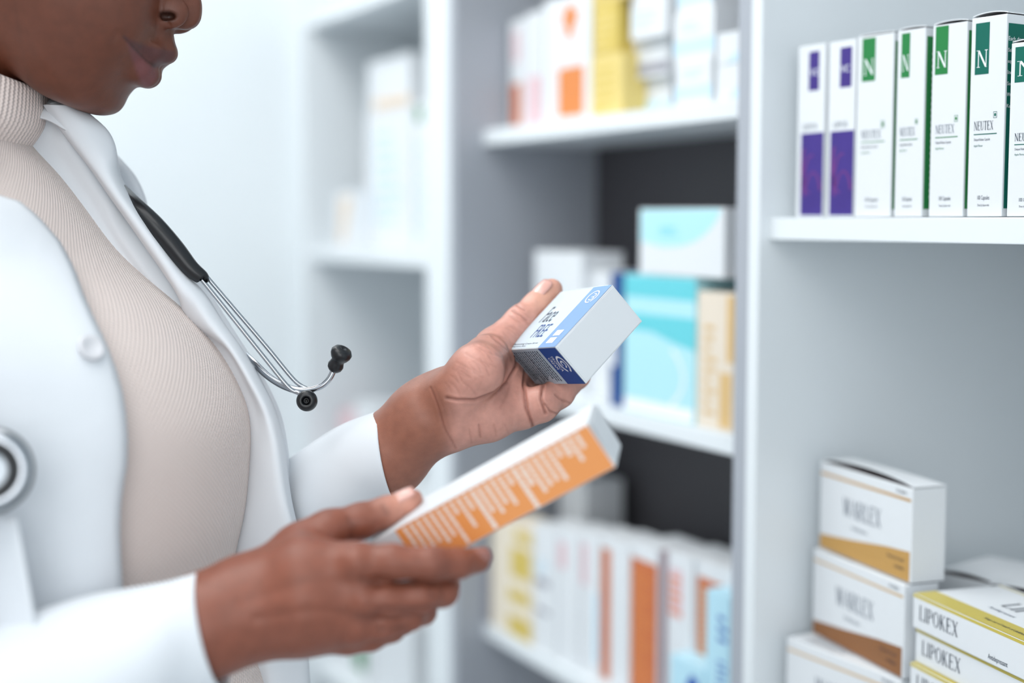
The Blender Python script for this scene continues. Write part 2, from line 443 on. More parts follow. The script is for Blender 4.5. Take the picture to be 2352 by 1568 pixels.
# ------------------------------------------------------------------ middle unit
ORG = mat('orange_ink', rgb(216, 130, 64), 0.5); ORG2 = mat('rust_ink', rgb(196, 104, 52), 0.5); PINK = mat('pink_ink', rgb(222, 190, 196), 0.5)
YL2 = mat('soft_yellow_card', rgb(222, 200, 124), 0.5); YL3 = mat('mustard_ink', rgb(208, 184, 92), 0.5); CREAM = mat('cream_card', rgb(232, 222, 204), 0.5)
LBL = mat('pale_blue_ink', rgb(196, 224, 240), 0.5); TEAL = mat('teal_ink', rgb(98, 202, 214), 0.5); TEAL2 = mat('pale_teal_ink', rgb(176, 226, 236), 0.5)
NAVY = mat('deep_blue_card', rgb(16, 70, 136), 0.5); BEI = mat('beige_card', rgb(226, 214, 198), 0.5); MUST = mat('ochre_ink', rgb(214, 180, 124), 0.5); TAN = mat('pale_tan_ink', rgb(222, 204, 184), 0.5)
MAUVE = mat('mauve_card', rgb(150, 128, 136), 0.6); SKY = mat('sky_blue_card', rgb(182, 222, 238), 0.5); GREYC = mat('grey_card', rgb(150, 150, 160), 0.6); BLUI = mat('blue_ink', rgb(16, 74, 170), 0.5)
MID = 'cartons in the dark backed unit'
def mid(pl, pr, py, ytop, zb, T, lab, base=None, prints=(), dy=0.02, vx=VX, group=MID, H=None, ins=0.0006, name='medicine_carton', Y=None):
    A, u, wd = span(pl, pr, py, Y or (YM + dy), vx)
    H = H or (zat(pl, ytop, A) - zb)
    c = Carton(wd - ins, T, H, base=base)
    for p in prints:
        if p[0] == 'r': c.rect(p[1], p[2] * (T if p[1] in ('right', 'left') else wd), p[3] * (T if p[1] == 'top' else H), p[4] * (T if p[1] in ('right', 'left') else wd), p[5] * (T if p[1] == 'top' else H), p[6], p[7] if len(p) > 7 else 1)
        if p[0] == 'l': c.lines(p[1], p[2] * wd, p[3] * H, p[4] * wd, p[5] * H, p[7], p[6], 2, .4)
        if p[0] == 'a': c.draw(p[1], arc(0, 0, wd * p[4], H * p[5], p[7], p[8], wd * p[9], wd * p[9]), wd * p[2], H * p[3], p[6], 2)
        if p[0] == 'p': c.poly(p[1], [(a * wd, b * H) for a, b in p[2]], p[3], 1)
    return put(c, name, lab, 'box', group, A, u, zb), H
z1 = ZU + TH + .0006
mid(1172, 1208, 200, 50, z1, .05, 'narrow white carton with an orange lower stripe, first on the top shelf', prints=[('r', 'front', .1, .02, .7, .42, ORG2), ('r', 'front', .2, .62, .6, .9, PINK)], dy=.03)
mid(1209, 1246, 200, 32, z1, .05, 'white carton with pale pink lower half beside the orange striped one', prints=[('r', 'front', .1, .02, .95, .44, PINK)], dy=.03)
mid(1249, 1357, 200, 5, z1, .05, 'big white carton with an orange square and orange emblem above it', prints=[('r', 'front', .32, .04, .86, .43, ORG), ('r', 'front', .48, .66, .64, .92, ORG), ('r', 'front', .42, .76, .72, .88, ORG, 2)], dy=.02)
hs = (0.062, 0.05, 0.05); zc = z1
for k, (a, b, col) in enumerate(((1359, 1430, YL2), (1362, 1420, YL3), (1357, 1440, YL2))):
    mid(a, b, 200, 0, zc, .06, ['yellow carton at the bottom of the stack beside the orange printed one', 'narrower yellow carton in the middle of the yellow stack', 'wide yellow carton on top of the yellow stack'][k], base=col, H=hs[k], prints=[('l', 'front', .1, .1, .9, .9, YL3 if col is YL2 else YL2, 5)], dy=.022)
    zc += hs[k] + .0006
zc = z1
for k, (a, b, h_) in enumerate(((1446, 1540, .035), (1440, 1534, .035), (1448, 1530, .05))):
    mid(a, b, 200, 0, zc, .07, ['white carton lowest of the pile right of the yellow stack', 'white carton second in the pile right of the yellow stack', 'white carton on top of the pile right of the yellow stack'][k], H=h_, prints=[('r', 'front', 0, .1, 1, .4, GREYC if k == 1 else LBL)] if k != 2 else [('l', 'front', .1, .2, .8, .6, LBL, 3)], dy=.05 - .01 * k)
    zc += h_ + .0006
zc = z1
for k, (a, b, h_) in enumerate(((1552, 1634, .04), (1548, 1640, .043), (1556, 1636, .05))):
    mid(a, b, 160, 0, zc, .06, ['white carton with pale blue stripe at the bottom of the tall pile', 'white carton in the middle of the pale blue striped pile', 'white carton topping the pale blue striped pile'][k], H=h_, prints=[('r', 'front', 0, .12, 1, .42, LBL), ('l', 'front', .2, .6, .8, .85, LBL, 2)], dy=.012 + .004 * k)
    zc += h_ + .0006
zc = z1
for k, h_ in enumerate((.03, .026)):
    mid(1647, 1702 - k * 4, 160, 0, zc, .05, ['small white carton with blue corner by the post on the top shelf', 'small white carton stacked on the blue cornered one by the post'][k], H=h_, prints=[('p', 'front', [(.4, .02), (.98, .02), (.98, .4)], LBL)], dy=.008)
    zc += h_ + .0006
mid(1662, 1706, 100, 0, z1, .04, 'grey carton standing behind the small blue cornered ones', H=.09, base=GREYC, dy=.075)

z2 = ZL + TH + .0006
mid(1228, 1338, 800, 575, z2, .05, 'tall plain white carton behind the raised hand', prints=[('l', 'front', .2, .55, .8, .8, LBL, 5)], dy=.03)
mid(1342, 1401, 800, 622, z2, .05, 'white carton between the plain one and the deep blue one', dy=.04)
mid(1403, 1432, 800, 625, z2, .06, 'narrow deep blue carton leaning on the teal striped one', base=NAVY, prints=[('r', 'front', .05, .3, .4, .55, WINK)], dy=.012)
r_, Ht = mid(1434, 1597, 800, 628, z2, .06, 'large pale carton with teal stripes', base=TEAL2, dy=.006, prints=[('r', 'front', 0, .84, 1, .99, TEAL), ('r', 'front', 0, .6, 1, .72, TEAL), ('p', 'front', [(.4, .6), (1, .6), (1, .5), (.7, .54)], TEAL), ('r', 'front', 0, .01, .98, .1, WINK), ('a', 'front', .15, .3, .7, .3, WINK, -40, 40, .03)])
mid(1601, 1686, 800, 668, z2, .055, 'beige carton with ochre print by the post', base=BEI, dy=.008, prints=[('r', 'front', .62, .02, .95, .42, MUST), ('r', 'front', .8, .5, .995, .98, MUST), ('l', 'front', .2, .1, .55, .8, MUST, 9)])
mid(1469, 1664, 560, 0, z2 + Ht + .001, .06, 'white carton with a pale teal arc lying on the teal striped carton', dy=.006, H=.061, prints=[('p', 'front', [(.02, .98), (.96, .98)] + [(.96 - .35 * (1 - math.cos(a * .157)) - .02 * a, .98 - .55 * math.sin(a * .157)) for a in range(1, 10)] + [(.3, .42), (.02, .5)], TEAL2), ('l', 'front', .25, .6, .55, .75, TEAL, 3)])
mid(1660, 1700, 600, 0, z2, .05, 'grey carton standing behind the beige one', base=GREYC, H=.175, dy=.075)

z3 = ZT + TH + .0006
low = [
 (1114, 1124, 1300, 0.001, .04, GREYC, (), 'thin grey carton at the left end of the low shelf', 0.20),
 (1128, 1221, 1186, 0.003, .05, CREAM, [('r', 'front', .45, .02, .98, .2, YL3), ('r', 'front', .45, .32, .95, .44, YL3), ('r', 'front', .5, .55, .98, .82, YL3), ('r', 'front', .6, .88, 1, .98, YL3)], 'cream carton with four mustard yellow blocks', 0),
 (1226, 1278, 1200, 0.006, .05, None, [('r', 'front', .1, .3, .7, .34, GREYC), ('r', 'front', .1, .52, .7, .58, GREYC), ('l', 'front', .1, .62, .8, .75, LBL, 4)], 'white carton with faint grey stripes beside the cream one', 0),
 (1282, 1330, 1210, 0.009, .05, None, [('r', 'front', .05, .7, .4, .9, PINK)], 'white carton with a small pink mark near its upper edge', 0),
 (1334, 1378, 1218, 0.012, .05, None, [('r', 'front', .05, .62, .35, .92, PINK), ('r', 'front', .7, .1, .95, .6, LBL)], 'white carton with a pink bar, left of the rust striped one', 0),
 (1381, 1446, 1228, 0.015, .05, None, [('r', 'front', .03, .02, .34, .92, ORG2)], 'white carton with a thin rust orange stripe', 0),
 (1449, 1511, 1240, 0.018, .055, None, [('r', 'front', .02, .02, .98, .9, ORG2), ('l', 'front', .08, .1, .9, .85, ORG, 26)], 'carton with a broad rust orange panel of small print', 0),
 (1514, 1530, 1262, 0.022, .05, MAUVE, (), 'thin mauve carton right of the broad rust orange one', 0),
 (1533, 1592, 1262, 0.024, .055, None, [('r', 'front', .1, .6, .6, .9, PINK), ('l', 'front', .1, .62, .6, .88, ORG, 5)], 'white carton with a faint orange printed mark', 0),
 (1596, 1690, 1280, 0.028, .055, None, [('r', 'front', .08, .12, .72, .9, ORG2), ('l', 'front', .12, .15, .68, .86, LGOLD, 18)], 'white carton with rust printed panel next to the post', 0)]
for (pl, pr, yt, dy, T, base, pr_, lab, hx) in low:
    mid(pl, pr, 1300, yt, z3, T, lab, base=base, prints=pr_, dy=dy)
mid(1622, 1678, 1400, 1350, z3, .02, 'sky blue carton leaning in front of the rust printed one', base=SKY, dy=.006, prints=[('l', 'front', .5, .35, .9, .6, BLUI, 6), ('l', 'front', .5, .7, .9, .9, BLUI, 3)])
mid(1540, 1618, 1520, 1500, z3, .024, 'short sky blue carton with a dark blue spot', base=SKY, dy=.004, prints=[('p', 'front', [(.68 + .2 * math.cos(a * .52), .6 + .25 * math.sin(a * .52)) for a in range(12)], BLUI), ('l', 'front', .1, .1, .5, .5, TEAL, 3)])
mid(1284, 1345, 1250, 1088, z3, .05, 'tall white carton behind the pink marked ones', dy=.085)
for k in range(3):
    mid(1400 + 95 * k, 1480 + 95 * k, 1250, 1235 + 18 * k, z3, .05, ['white carton behind the rust striped one', 'white carton behind the mauve one', 'white carton behind the faint orange marked one'][k], dy=.085)

# ------------------------------------------------------------------ far unit
z4 = ZLF + TH + .0006
FARG = 'cartons in the far unit'
mid(842, 950, 400, 262, z4, .05, 'large pale carton in the far unit', Y=D + .05, group=FARG, prints=[('l', 'front', .2, .2, .9, .9, LBL, 7)])
A_, u_, w_ = span(838, 950, 400, D + .05)
H_1 = zat(838, 262, A_) - z4
mid(846, 944, 300, 0, z4 + H_1 + .001, .05, 'smaller pale carton with a tan base stripe on top of the large one', Y=D + .052, group=FARG, H=.068, prints=[('r', 'front', .15, .02, .95, .26, TAN)])
mid(954, 980, 400, 240, z4, .05, 'pale carton with a green spot beside the far post', Y=D + .04, group=FARG, prints=[('p', 'front', [(.4 + .3 * math.cos(a * .52), .93 + .06 * math.sin(a * .52)) for a in range(12)], GRN), ('l', 'front', .1, .1, .9, .8, LBL, 6)])
mid(768, 820, 500, 440, z4, .05, 'low pale carton with a tan figure in the far unit', Y=D + .025, group=FARG, prints=[('p', 'front', [(.2, .1), (.45, .1), (.8, .9), (.3, .9)], TAN)])
z5 = ZLF - .32 + TH + .0006
mid(782, 812, 1000, 940, z5, .05, 'pale pink carton on the lower shelf of the far unit', Y=D + .04, group=FARG, base=PINK)
mid(816, 862, 1000, 920, z5, .05, 'white carton next to the pale pink one in the far unit', Y=D + .04, group=FARG)
z6 = ZLF - .62 + TH + .0006
mid(780, 850, 1450, 1340, z6, .05, 'white carton with green print on the lowest visible far shelf', Y=D + .04, group=FARG, prints=[('r', 'front', .5, .1, .85, .4, GRN)])
mid(856, 950, 1450, 1380, z6, .05, 'plain white carton beside the green printed one far below', Y=D + .04, group=FARG)
# ------------------------------------------------------------------ the person: shapes grown from implicit functions and lofts
# local figure frame: x = her forward, y = across her body away from her right side, z = up; origin under the eye point at floor level
FIG = Matrix(((RV.x, FH.x, 0, 0), (RV.y, FH.y, 0, 0), (0, 0, 1, 0), (0, 0, 0, 1)))
cp, sp_ = math.cos(PITCH), math.sin(PITCH)
def Lp(px, py, d):
    xc, yc = (px - IW / 2) / F * d, -(py - IH / 2) / F * d
    return np.array([xc, d * cp + yc * sp_, -d * sp_ + yc * cp + CAM.z])
def proj(P):
    P = np.asarray(P, dtype=float); x, y, z = P[..., 0], P[..., 1], P[..., 2] - CAM.z
    d = y * cp - z * sp_; yc = y * sp_ + z * cp
    return x / d * F + IW / 2, -yc / d * F + IH / 2, d

def smin(a, b, k):
    h = np.clip(0.5 + 0.5 * (b - a) / k, 0, 1); return b + (a - b) * h - k * h * (1 - h)
def smax(a, b, k): return -smin(-a, -b, k)
def cone(P, a, b, ra, rb):
    a, b = np.asarray(a), np.asarray(b); ab = b - a; t = np.clip(((P - a) @ ab) / (ab @ ab), 0, 1)
    return np.linalg.norm(P - a - t[:, None] * ab, axis=1) - (ra + (rb - ra) * t)
def ell(P, c, r, R=None):
    q = P - np.asarray(c)
    if R is not None: q = q @ R
    q = q / np.asarray(r); n = np.linalg.norm(q, axis=1)
    return (n - 1) * min(r)
def chain(P, pts, k=0.003):
    d = None
    for i in range(len(pts) - 1):
        c = cone(P, pts[i][0], pts[i + 1][0], pts[i][1], pts[i + 1][1])
        d = c if d is None else smin(d, c, k)
    return d
def px_pts(lst):     # [(px, py, d, radius_px)] -> [(xyz, r)]
    return [(Lp(a, b, d), r * d / F) for a, b, d, r in lst]

def surface(fn, lo, hi, h):
    """surface nets"""
    n = [int(math.ceil((hi[i] - lo[i]) / h)) + 1 for i in range(3)]
    ax = [lo[i] + h * np.arange(n[i]) for i in range(3)]
    G = np.empty(n, dtype=np.float32)
    yy, zz = np.meshgrid(ax[1], ax[2], indexing='ij')
    step = max(1, 400000 // (n[1] * n[2]))
    for i in range(0, n[0], step):
        xs = ax[0][i:i + step]
        P = np.empty((len(xs), n[1], n[2], 3)); P[..., 0] = xs[:, None, None]; P[..., 1] = yy; P[..., 2] = zz
        G[i:i + step] = fn(P.reshape(-1, 3)).reshape(len(xs), n[1], n[2])
    S = G < 0
    cx = [m - 1 for m in n]
    acc = np.zeros(cx + [3]); cnt = np.zeros(cx)
    offs = [(0, 0, 0), (1, 0, 0), (0, 1, 0), (1, 1, 0), (0, 0, 1), (1, 0, 1), (0, 1, 1), (1, 1, 1)]
    def sub(A, o): return A[o[0]:o[0] + cx[0], o[1]:o[1] + cx[1], o[2]:o[2] + cx[2]]
    for a in range(8):
        for b in range(a + 1, 8):
            oa, ob = offs[a], offs[b]
            if sum(abs(oa[i] - ob[i]) for i in range(3)) != 1: continue
            ga, gb = sub(G, oa), sub(G, ob); m = (ga < 0) != (gb < 0)
            t = np.where(m, ga / np.where(m, ga - gb, 1), 0)
            for i in range(3): acc[..., i] += np.where(m, oa[i] + t * (ob[i] - oa[i]), 0)
            cnt += m
    act = cnt > 0
    idx = -np.ones(cx, dtype=np.int64); idx[act] = np.arange(act.sum())
    ii = np.argwhere(act)
    V = (ii + acc[act] / cnt[act][:, None]) * h + np.asarray(lo)
    Fs = []
    for axis in range(3):
        o = [0, 0, 0]; o[axis] = 1
        s0 = S[tuple(slice(0, n[i] - o[i]) for i in range(3))]; s1 = S[tuple(slice(o[i], n[i]) for i in range(3))]
        e = np.argwhere(s0 != s1)
        u, v = (axis + 1) % 3, (axis + 2) % 3
        ok = (e[:, u] > 0) & (e[:, v] > 0) & (e[:, u] < n[u] - 1) & (e[:, v] < n[v] - 1)
        e = e[ok]; q = []
        for du, dv in ((1, 1), (0, 1), (0, 0), (1, 0)):
            c = e.copy(); c[:, u] -= du; c[:, v] -= dv
            q.append(idx[c[:, 0], c[:, 1], c[:, 2]])
        q = np.stack(q, 1); fl = ~s0[e[:, 0], e[:, 1], e[:, 2]]
        q[fl] = q[fl][:, ::-1]
        Fs.append(q)
    Fq = np.concatenate(Fs)
    for _ in range(2):
        e = h * 0.3; g = np.stack([(fn(V + np.eye(3)[i] * e) - fn(V - np.eye(3)[i] * e)) / (2 * e) for i in range(3)], 1)
        f0 = fn(V); V = V - g * (np.clip(f0, -h, h) / np.maximum((g * g).sum(1), 1e-6))[:, None] * 0.8
    g = np.stack([(fn(V + np.eye(3)[i] * e) - fn(V - np.eye(3)[i] * e)) / (2 * e) for i in range(3)], 1)
    N = g / np.maximum(np.linalg.norm(g, axis=1), 1e-9)[:, None]
    return V, Fq, N
def seg2(px, py, pts):
    """distance in picture columns/rows from projected points to a polyline, with position along it"""
    best = np.full(px.shape, 1e9)
    for (x0, y0), (x1, y1) in zip(pts[:-1], pts[1:]):
        dx, dy = x1 - x0, y1 - y0; t = np.clip(((px - x0) * dx + (py - y0) * dy) / (dx * dx + dy * dy), 0, 1)
        best = np.minimum(best, np.hypot(px - x0 - t * dx, py - y0 - t * dy))
    return best
def lerp3(a, b, t): return np.asarray(a) * (1 - t[:, None]) + np.asarray(b) * t[:, None]
def sstep(a, b, x): t = np.clip((x - a) / (b - a), 0, 1); return t * t * (3 - 2 * t)
def lin3(r, g, b): return np.array([lin(r), lin(g), lin(b)])

BODY_V, BODY_F, BODY_C = [], [], []
def add_body(V, Fq, col):
    k = sum(len(v) for v in BODY_V)
    BODY_V.append(V); BODY_F.append(Fq + k); BODY_C.append(col)

# ---- left hand (the far one, palm towards the viewer)
HL = dict(
 arm=px_pts([(690, 1222, .958, 108), (890, 1045, .918, 90), (985, 955, .908, 82)]),
 wrist=px_pts([(975, 962, .908, 82), (1040, 918, .908, 78)]),
 thenar=px_pts([(1045, 900, .890, 60), (1095, 852, .886, 60), (1120, 818, .910, 46)]),
 thumb=px_pts([(1092, 848, .896, 54), (1134, 797, .930, 42), (1196, 738, .946, 35), (1234, 703, .954, 32), (1258, 675, .960, 29)]),
 tip=px_pts([(1258, 675, .960, 29), (1268, 664, .962, 24)]),
 palm=px_pts([(1030, 945, .912, 78), (1125, 895, .928, 76), (1195, 866, .964, 54)]),
 hypo=px_pts([(1048, 968, .902, 58), (1120, 958, .905, 52), (1195, 938, .915, 46)]),
 pinky=px_pts([(1200, 942, .914, 42), (1242, 928, .912, 40), (1285, 902, .922, 33), (1325, 862, .942, 29), (1340, 800, .95, 25)]),
 ring=px_pts([(1188, 916, .934, 40), (1232, 922, .938, 32), (1280, 884, .960, 30), (1345, 800, .968, 30), (1380, 760, .974, 27)]),
 middle=px_pts([(1190, 872, .958, 40), (1260, 820, .965, 36), (1330, 770, .980, 32), (1385, 715, .985, 27)]),
 index=px_pts([(1180, 820, .945, 42), (1240, 770, .972, 34), (1300, 740, .990, 31), (1330, 715, .992, 26)]))
def f_left(P):
    d = chain(P, HL['arm'], .01)
    d = smin(d, chain(P, HL['wrist']), .012)
    d = smin(d, chain(P, HL['palm'], .01), .012)
    d = smin(d, chain(P, HL['hypo'], .008), .010)
    th = smin(chain(P, HL['thenar'], .006), chain(P, HL['thumb'], .005), .006)
    th = smin(th, chain(P, HL['tip']), .003)
    d = smin(d, th, .009)
    fg = None
    for n in ('pinky', 'ring', 'middle', 'index'):
        c = chain(P, HL[n], .004); fg = c if fg is None else smin(fg, c, .0015)
    return smin(d, fg, .004)
def bounds(fn_sets, pad):
    A = np.array([p[0] - p[1] for s in fn_sets for p in s]); B = np.array([p[0] + p[1] for s in fn_sets for p in s])
    return A.min(0) - pad, B.max(0) + pad
lo, hi = bounds([v for k, v in HL.items() if k != 'arm'], .004)
lo[0] = Lp(770, 900, .92)[0]; lo[2] = Lp(770, 1240, .93)[2]
V, Fq, N = surface(f_left, lo, hi, .00095)
px, py, dd = proj(V)
tocam = np.array([0, 0, CAM.z]) - V; tocam /= np.linalg.norm(tocam, axis=1)[:, None]
fr = sstep(.0, .35, (N * tocam).sum(1))
cre = np.zeros(len(V))
LEFT_CREASES = [
 ([(1190, 800), (1186, 840), (1165, 877), (1137, 902), (1091, 919), (1050, 918), (1026, 914)], .0014, 4.0),
 ([(989, 890), (1003, 925), (1022, 985), (1046, 1028)], .0006, 3.0), ([(998, 890), (1020, 940), (1036, 1000)], .0003, 3.5),
 ([(1207, 850), (1203, 885), (1209, 937), (1224, 979)], .0016, 3.6), ([(1240, 845), (1247, 885), (1243, 916), (1253, 950)], .0016, 3.6),
 ([(1175, 860), (1168, 900), (1150, 935)], .0005, 4), ([(1275, 905), (1290, 918), (1308, 925)], .0006, 3),
 ([(1252, 928), (1264, 944), (1280, 950)], .0008, 3), ([(1100, 975), (1103, 1003)], .0006, 3), ([(1078, 985), (1083, 1015)], .0005, 3), ([(1135, 975), (1140, 1000)], .0005, 3), ([(1160, 975), (1168, 995)], .0004, 3),
 ([(1128, 770), (1150, 790), (1168, 806)], .0006, 3), ([(1090, 792), (1120, 808), (1160, 822)], .0005, 3), ([(1070, 812), (1100, 828), (1140, 842)], .0004, 3), ([(1050, 832), (1085, 850)], .0004, 3),
 ([(1040, 848), (1075, 868)], .0003, 3), ([(1178, 712), (1196, 724), (1210, 736)], .0007, 3), ([(1187, 700), (1205, 712)], .0006, 3), ([(1170, 722), (1188, 738)], .0004, 3),
 ([(1092, 870), (1075, 890), (1062, 905)], .0003, 3), ([(1110, 865), (1098, 895)], .0003, 3), ([(1035, 935), (1042, 960)], .0003, 3)]
rw = random.Random(4)
for k in range(34):
    t = k / 33; bx, by = 1190 - 165 * t, 712 + 170 * t; ln_ = rw.uniform(18, 46); a_ = .75 + rw.uniform(-.25, .35); ox = rw.uniform(-8, 26)
    x_, y_ = bx + ox * math.cos(a_), by + ox * math.sin(a_)
    LEFT_CREASES.append(([(x_, y_), (x_ + ln_ * .5 * math.cos(a_ - .12), y_ + ln_ * .5 * math.sin(a_ - .12)), (x_ + ln_ * math.cos(a_), y_ + ln_ * math.sin(a_))], rw.uniform(.0003, .0005), 2.6))
for pts, amp, sg in LEFT_CREASES:
    if amp < .0006: amp *= .55
    sg *= .85
    dist = seg2(px, py, pts); g_ = np.exp(-(dist / sg) ** 2) * fr
    V -= N * (amp * g_)[:, None]; V += N * (amp * .15 * np.exp(-((dist - sg * 2.2) / (sg * 1.1)) ** 2) * fr)[:, None]
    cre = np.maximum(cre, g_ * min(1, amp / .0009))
palmc, backc = lin3(206, 149, 134), lin3(142, 87, 66)
# palm skin is paler than the back and the forearm
pal = sstep(-.15, .55, (N * tocam).sum(1)) * sstep(960, 1060, px + (py - 950) * .2)
along = sstep(1000, 1060, px)
col = lerp3(backc, palmc, pal * along * .85 + .12)
tipz = np.exp(-(np.hypot(px - 1262, py - 680) / 45) ** 2); col = lerp3(col[0] * 0 + lin3(214, 160, 138), lin3(214, 160, 138), tipz) * tipz[:, None] + col * (1 - tipz[:, None])
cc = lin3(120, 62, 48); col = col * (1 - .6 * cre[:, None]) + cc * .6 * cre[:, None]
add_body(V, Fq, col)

# ---- right hand (near, back of the hand towards the viewer)
HR = dict(
 arm=px_pts([(200, 1545, .738, 112), (400, 1468, .750, 106), (470, 1440, .753, 110), (540, 1408, .757, 104)]),
 wrist=px_pts([(500, 1420, .755, 100), (560, 1395, .757, 96)]),
 meta2=px_pts([(560, 1345, .758, 62), (700, 1300, .752, 66), (818, 1298, .747, 52)]),
 meta3=px_pts([(560, 1400, .755, 76), (700, 1370, .748, 78), (822, 1372, .748, 52)]),
 meta4=px_pts([(560, 1420, .757, 80), (700, 1420, .752, 74), (815, 1428, .753, 48)]),
 meta5=px_pts([(560, 1440, .765, 66), (690, 1442, .765, 56), (800, 1462, .764, 38)]),
 thbase=px_pts([(590, 1335, .768, 58), (680, 1268, .772, 56), (740, 1226, .776, 40)]),
 thumb=px_pts([(700, 1246, .773, 48), (760, 1212, .777, 40), (830, 1196, .783, 39), (885, 1176, .787, 33), (935, 1152, .790, 27)]),
 tip=px_pts([(935, 1152, .790, 27), (948, 1146, .791, 23)]),
 index=px_pts([(815, 1294, .746, 46), (900, 1290, .742, 39), (1000, 1294, .743, 37), (1050, 1294, .749, 34), (1098, 1286, .759, 29)]),
 middle=px_pts([(815, 1374, .748, 44), (890, 1376, .744, 37), (970, 1368, .748, 38), (1018, 1358, .758, 34), (1030, 1345, .785, 28)]),
 ring=px_pts([(812, 1432, .752, 42), (880, 1432, .751, 34), (940, 1414, .757, 33), (972, 1405, .772, 28), (965, 1390, .795, 26)]),
 pinky=px_pts([(800, 1462, .763, 38), (850, 1460, .762, 33), (900, 1444, .768, 28), (925, 1430, .782, 25), (918, 1415, .80, 22)]))
def f_right(P):
    d = chain(P, HR['arm'], .01)
    d = smin(d, chain(P, HR['wrist']), .012)
    for n in ('meta2', 'meta3', 'meta4', 'meta5'): d = smin(d, chain(P, HR[n], .008), .012)
    th = smin(chain(P, HR['thbase'], .006), chain(P, HR['thumb'], .005), .006); th = smin(th, chain(P, HR['tip']), .003)
    d = smin(d, th, .010)
    fg = None
    for n in ('index', 'middle', 'ring', 'pinky'):
        c = chain(P, HR[n], .004); fg = c if fg is None else smin(fg, c, .0005)
    return smin(d, fg, .0045)
lo, hi = bounds([v for k, v in HR.items() if k != 'arm'], .004)
lo[0] = Lp(350, 1400, .752)[0]; lo[2] = Lp(500, 1640, .75)[2]; lo[1] -= .02; hi[1] += .01
V, Fq, N = surface(f_right, lo, hi, .0012)
px, py, dd = proj(V)
tocam = np.array([0, 0, CAM.z]) - V; tocam /= np.linalg.norm(tocam, axis=1)[:, None]
fr = sstep(.0, .35, (N * tocam).sum(1)); cre = np.zeros(len(V))
for pts, amp, sg in [([(862, 1326), (930, 1336), (1045, 1334)], .0018, 6), ([(868, 1398), (940, 1402), (1005, 1394)], .0015, 6), ([(870, 1446), (930, 1442)], .0012, 6), ([(835, 1330), (852, 1338), (868, 1340)], .0012, 12), ([(828, 1415), (850, 1418), (868, 1410)], .0010, 12), ([(1003, 1268), (1012, 1300), (1006, 1325)], .0005, 9), ([(1020, 1272), (1028, 1300), (1022, 1322)], .0004, 7), ([(985, 1345), (992, 1370)], .0004, 8),
                     ([(800, 1190), (812, 1212), (806, 1232)], .0004, 7), ([(878, 1160), (890, 1180)], .0004, 6)]:
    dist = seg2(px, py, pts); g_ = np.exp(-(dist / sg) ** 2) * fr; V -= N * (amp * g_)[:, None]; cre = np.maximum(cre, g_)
for (a, b, r, amp) in ((818, 1290, 34, .0030), (838, 1382, 32, .0028), (826, 1452, 28, .0024), (930, 1294, 26, .0005)):
    V += N * (amp * np.exp(-(np.hypot(px - a, py - b) / r) ** 2) * fr)[:, None]
for pts, amp, sg in [([(560, 1380), (700, 1340), (800, 1338)], -.0008, 14), ([(590, 1420), (720, 1402), (800, 1412)], -.0008, 12)]:
    V += N * (amp * np.exp(-(seg2(px, py, pts) / sg) ** 2) * fr)[:, None]
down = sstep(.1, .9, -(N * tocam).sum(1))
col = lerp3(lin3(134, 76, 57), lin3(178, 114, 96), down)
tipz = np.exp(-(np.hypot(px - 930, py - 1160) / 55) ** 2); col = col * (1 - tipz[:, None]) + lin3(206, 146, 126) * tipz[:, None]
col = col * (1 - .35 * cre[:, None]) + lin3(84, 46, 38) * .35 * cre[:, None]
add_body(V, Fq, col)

# ---- arms inside the sleeves
SHN, SHF = Lp(-260, 700, .755), Lp(-150, 640, 1.05)
def f_arms(P):
    a = chain(P, [(SHN, .028), (Lp(-335, 1150, .70), .030), (Lp(-310, 1620, .705), .030), (Lp(40, 1615, .722), .032), (Lp(420, 1465, .750), .024)], .02)
    b = chain(P, [(SHF, .030), (Lp(180, 1100, 1.08), .032), (Lp(400, 1340, 1.04), .032), (Lp(700, 1222, .953), .029), (Lp(880, 1057, .918), .0235)], .02)
    return np.minimum(a, b)
V, Fq, N = surface(f_arms, Lp(-560, 1900, .66) - .03, Lp(880, 380, 1.16) + np.array([.03, .03, .05]), .006)
add_body(V, Fq, np.tile(backc, (len(V), 1)))

# ---- head and neck
HD = .90
tl = math.radians(33)
def uv_of(px_, py_):                       # side-view picture point -> (forward, up) in the head's own axes, metres
    p = Lp(px_, py_, HD); o = Lp(300, 60, HD); dx, dz = p[0] - o[0], p[2] - o[2]
    return dx * math.cos(tl) - dz * math.sin(tl), dx * math.sin(tl) + dz * math.cos(tl)
prof = [(300, -560), (380, -480), (440, -380), (468, -280), (466, -190), (452, -120), (446, -70), (455, -30), (462, 0), (464, 19), (461, 44), (450, 61), (430, 69), (411, 67), (398, 65), (395, 73), (398, 86), (397, 104), (391, 124), (378, 140), (361, 150), (350, 151),
        (353, 163), (352, 175), (344, 189), (332, 197), (316, 195), (298, 201), (284, 213), (279, 226), (274, 240), (264, 253), (249, 261), (224, 264), (198, 260), (172, 250), (127, 231), (96, 205), (60, 185), (0, 190), (-60, 210), (-120, 190), (-190, 80), (-230, -60), (-240, -220), (-200, -380), (-110, -500), (20, -580), (170, -600)]
prof2 = [(280, -555), (355, -470), (410, -370), (432, -270), (428, -190), (408, -130), (395, -70), (392, -20), (388, 20), (384, 50), (378, 80), (370, 105), (357, 128), (342, 146), (330, 160), (318, 176), (305, 190), (292, 204), (279, 220), (270, 236),
         (256, 250), (240, 258), (222, 262), (198, 259), (172, 249), (127, 231), (96, 205), (60, 185), (0, 190), (-60, 210), (-120, 190), (-190, 80), (-230, -60), (-240, -220), (-200, -380), (-110, -500), (20, -580), (170, -600)]
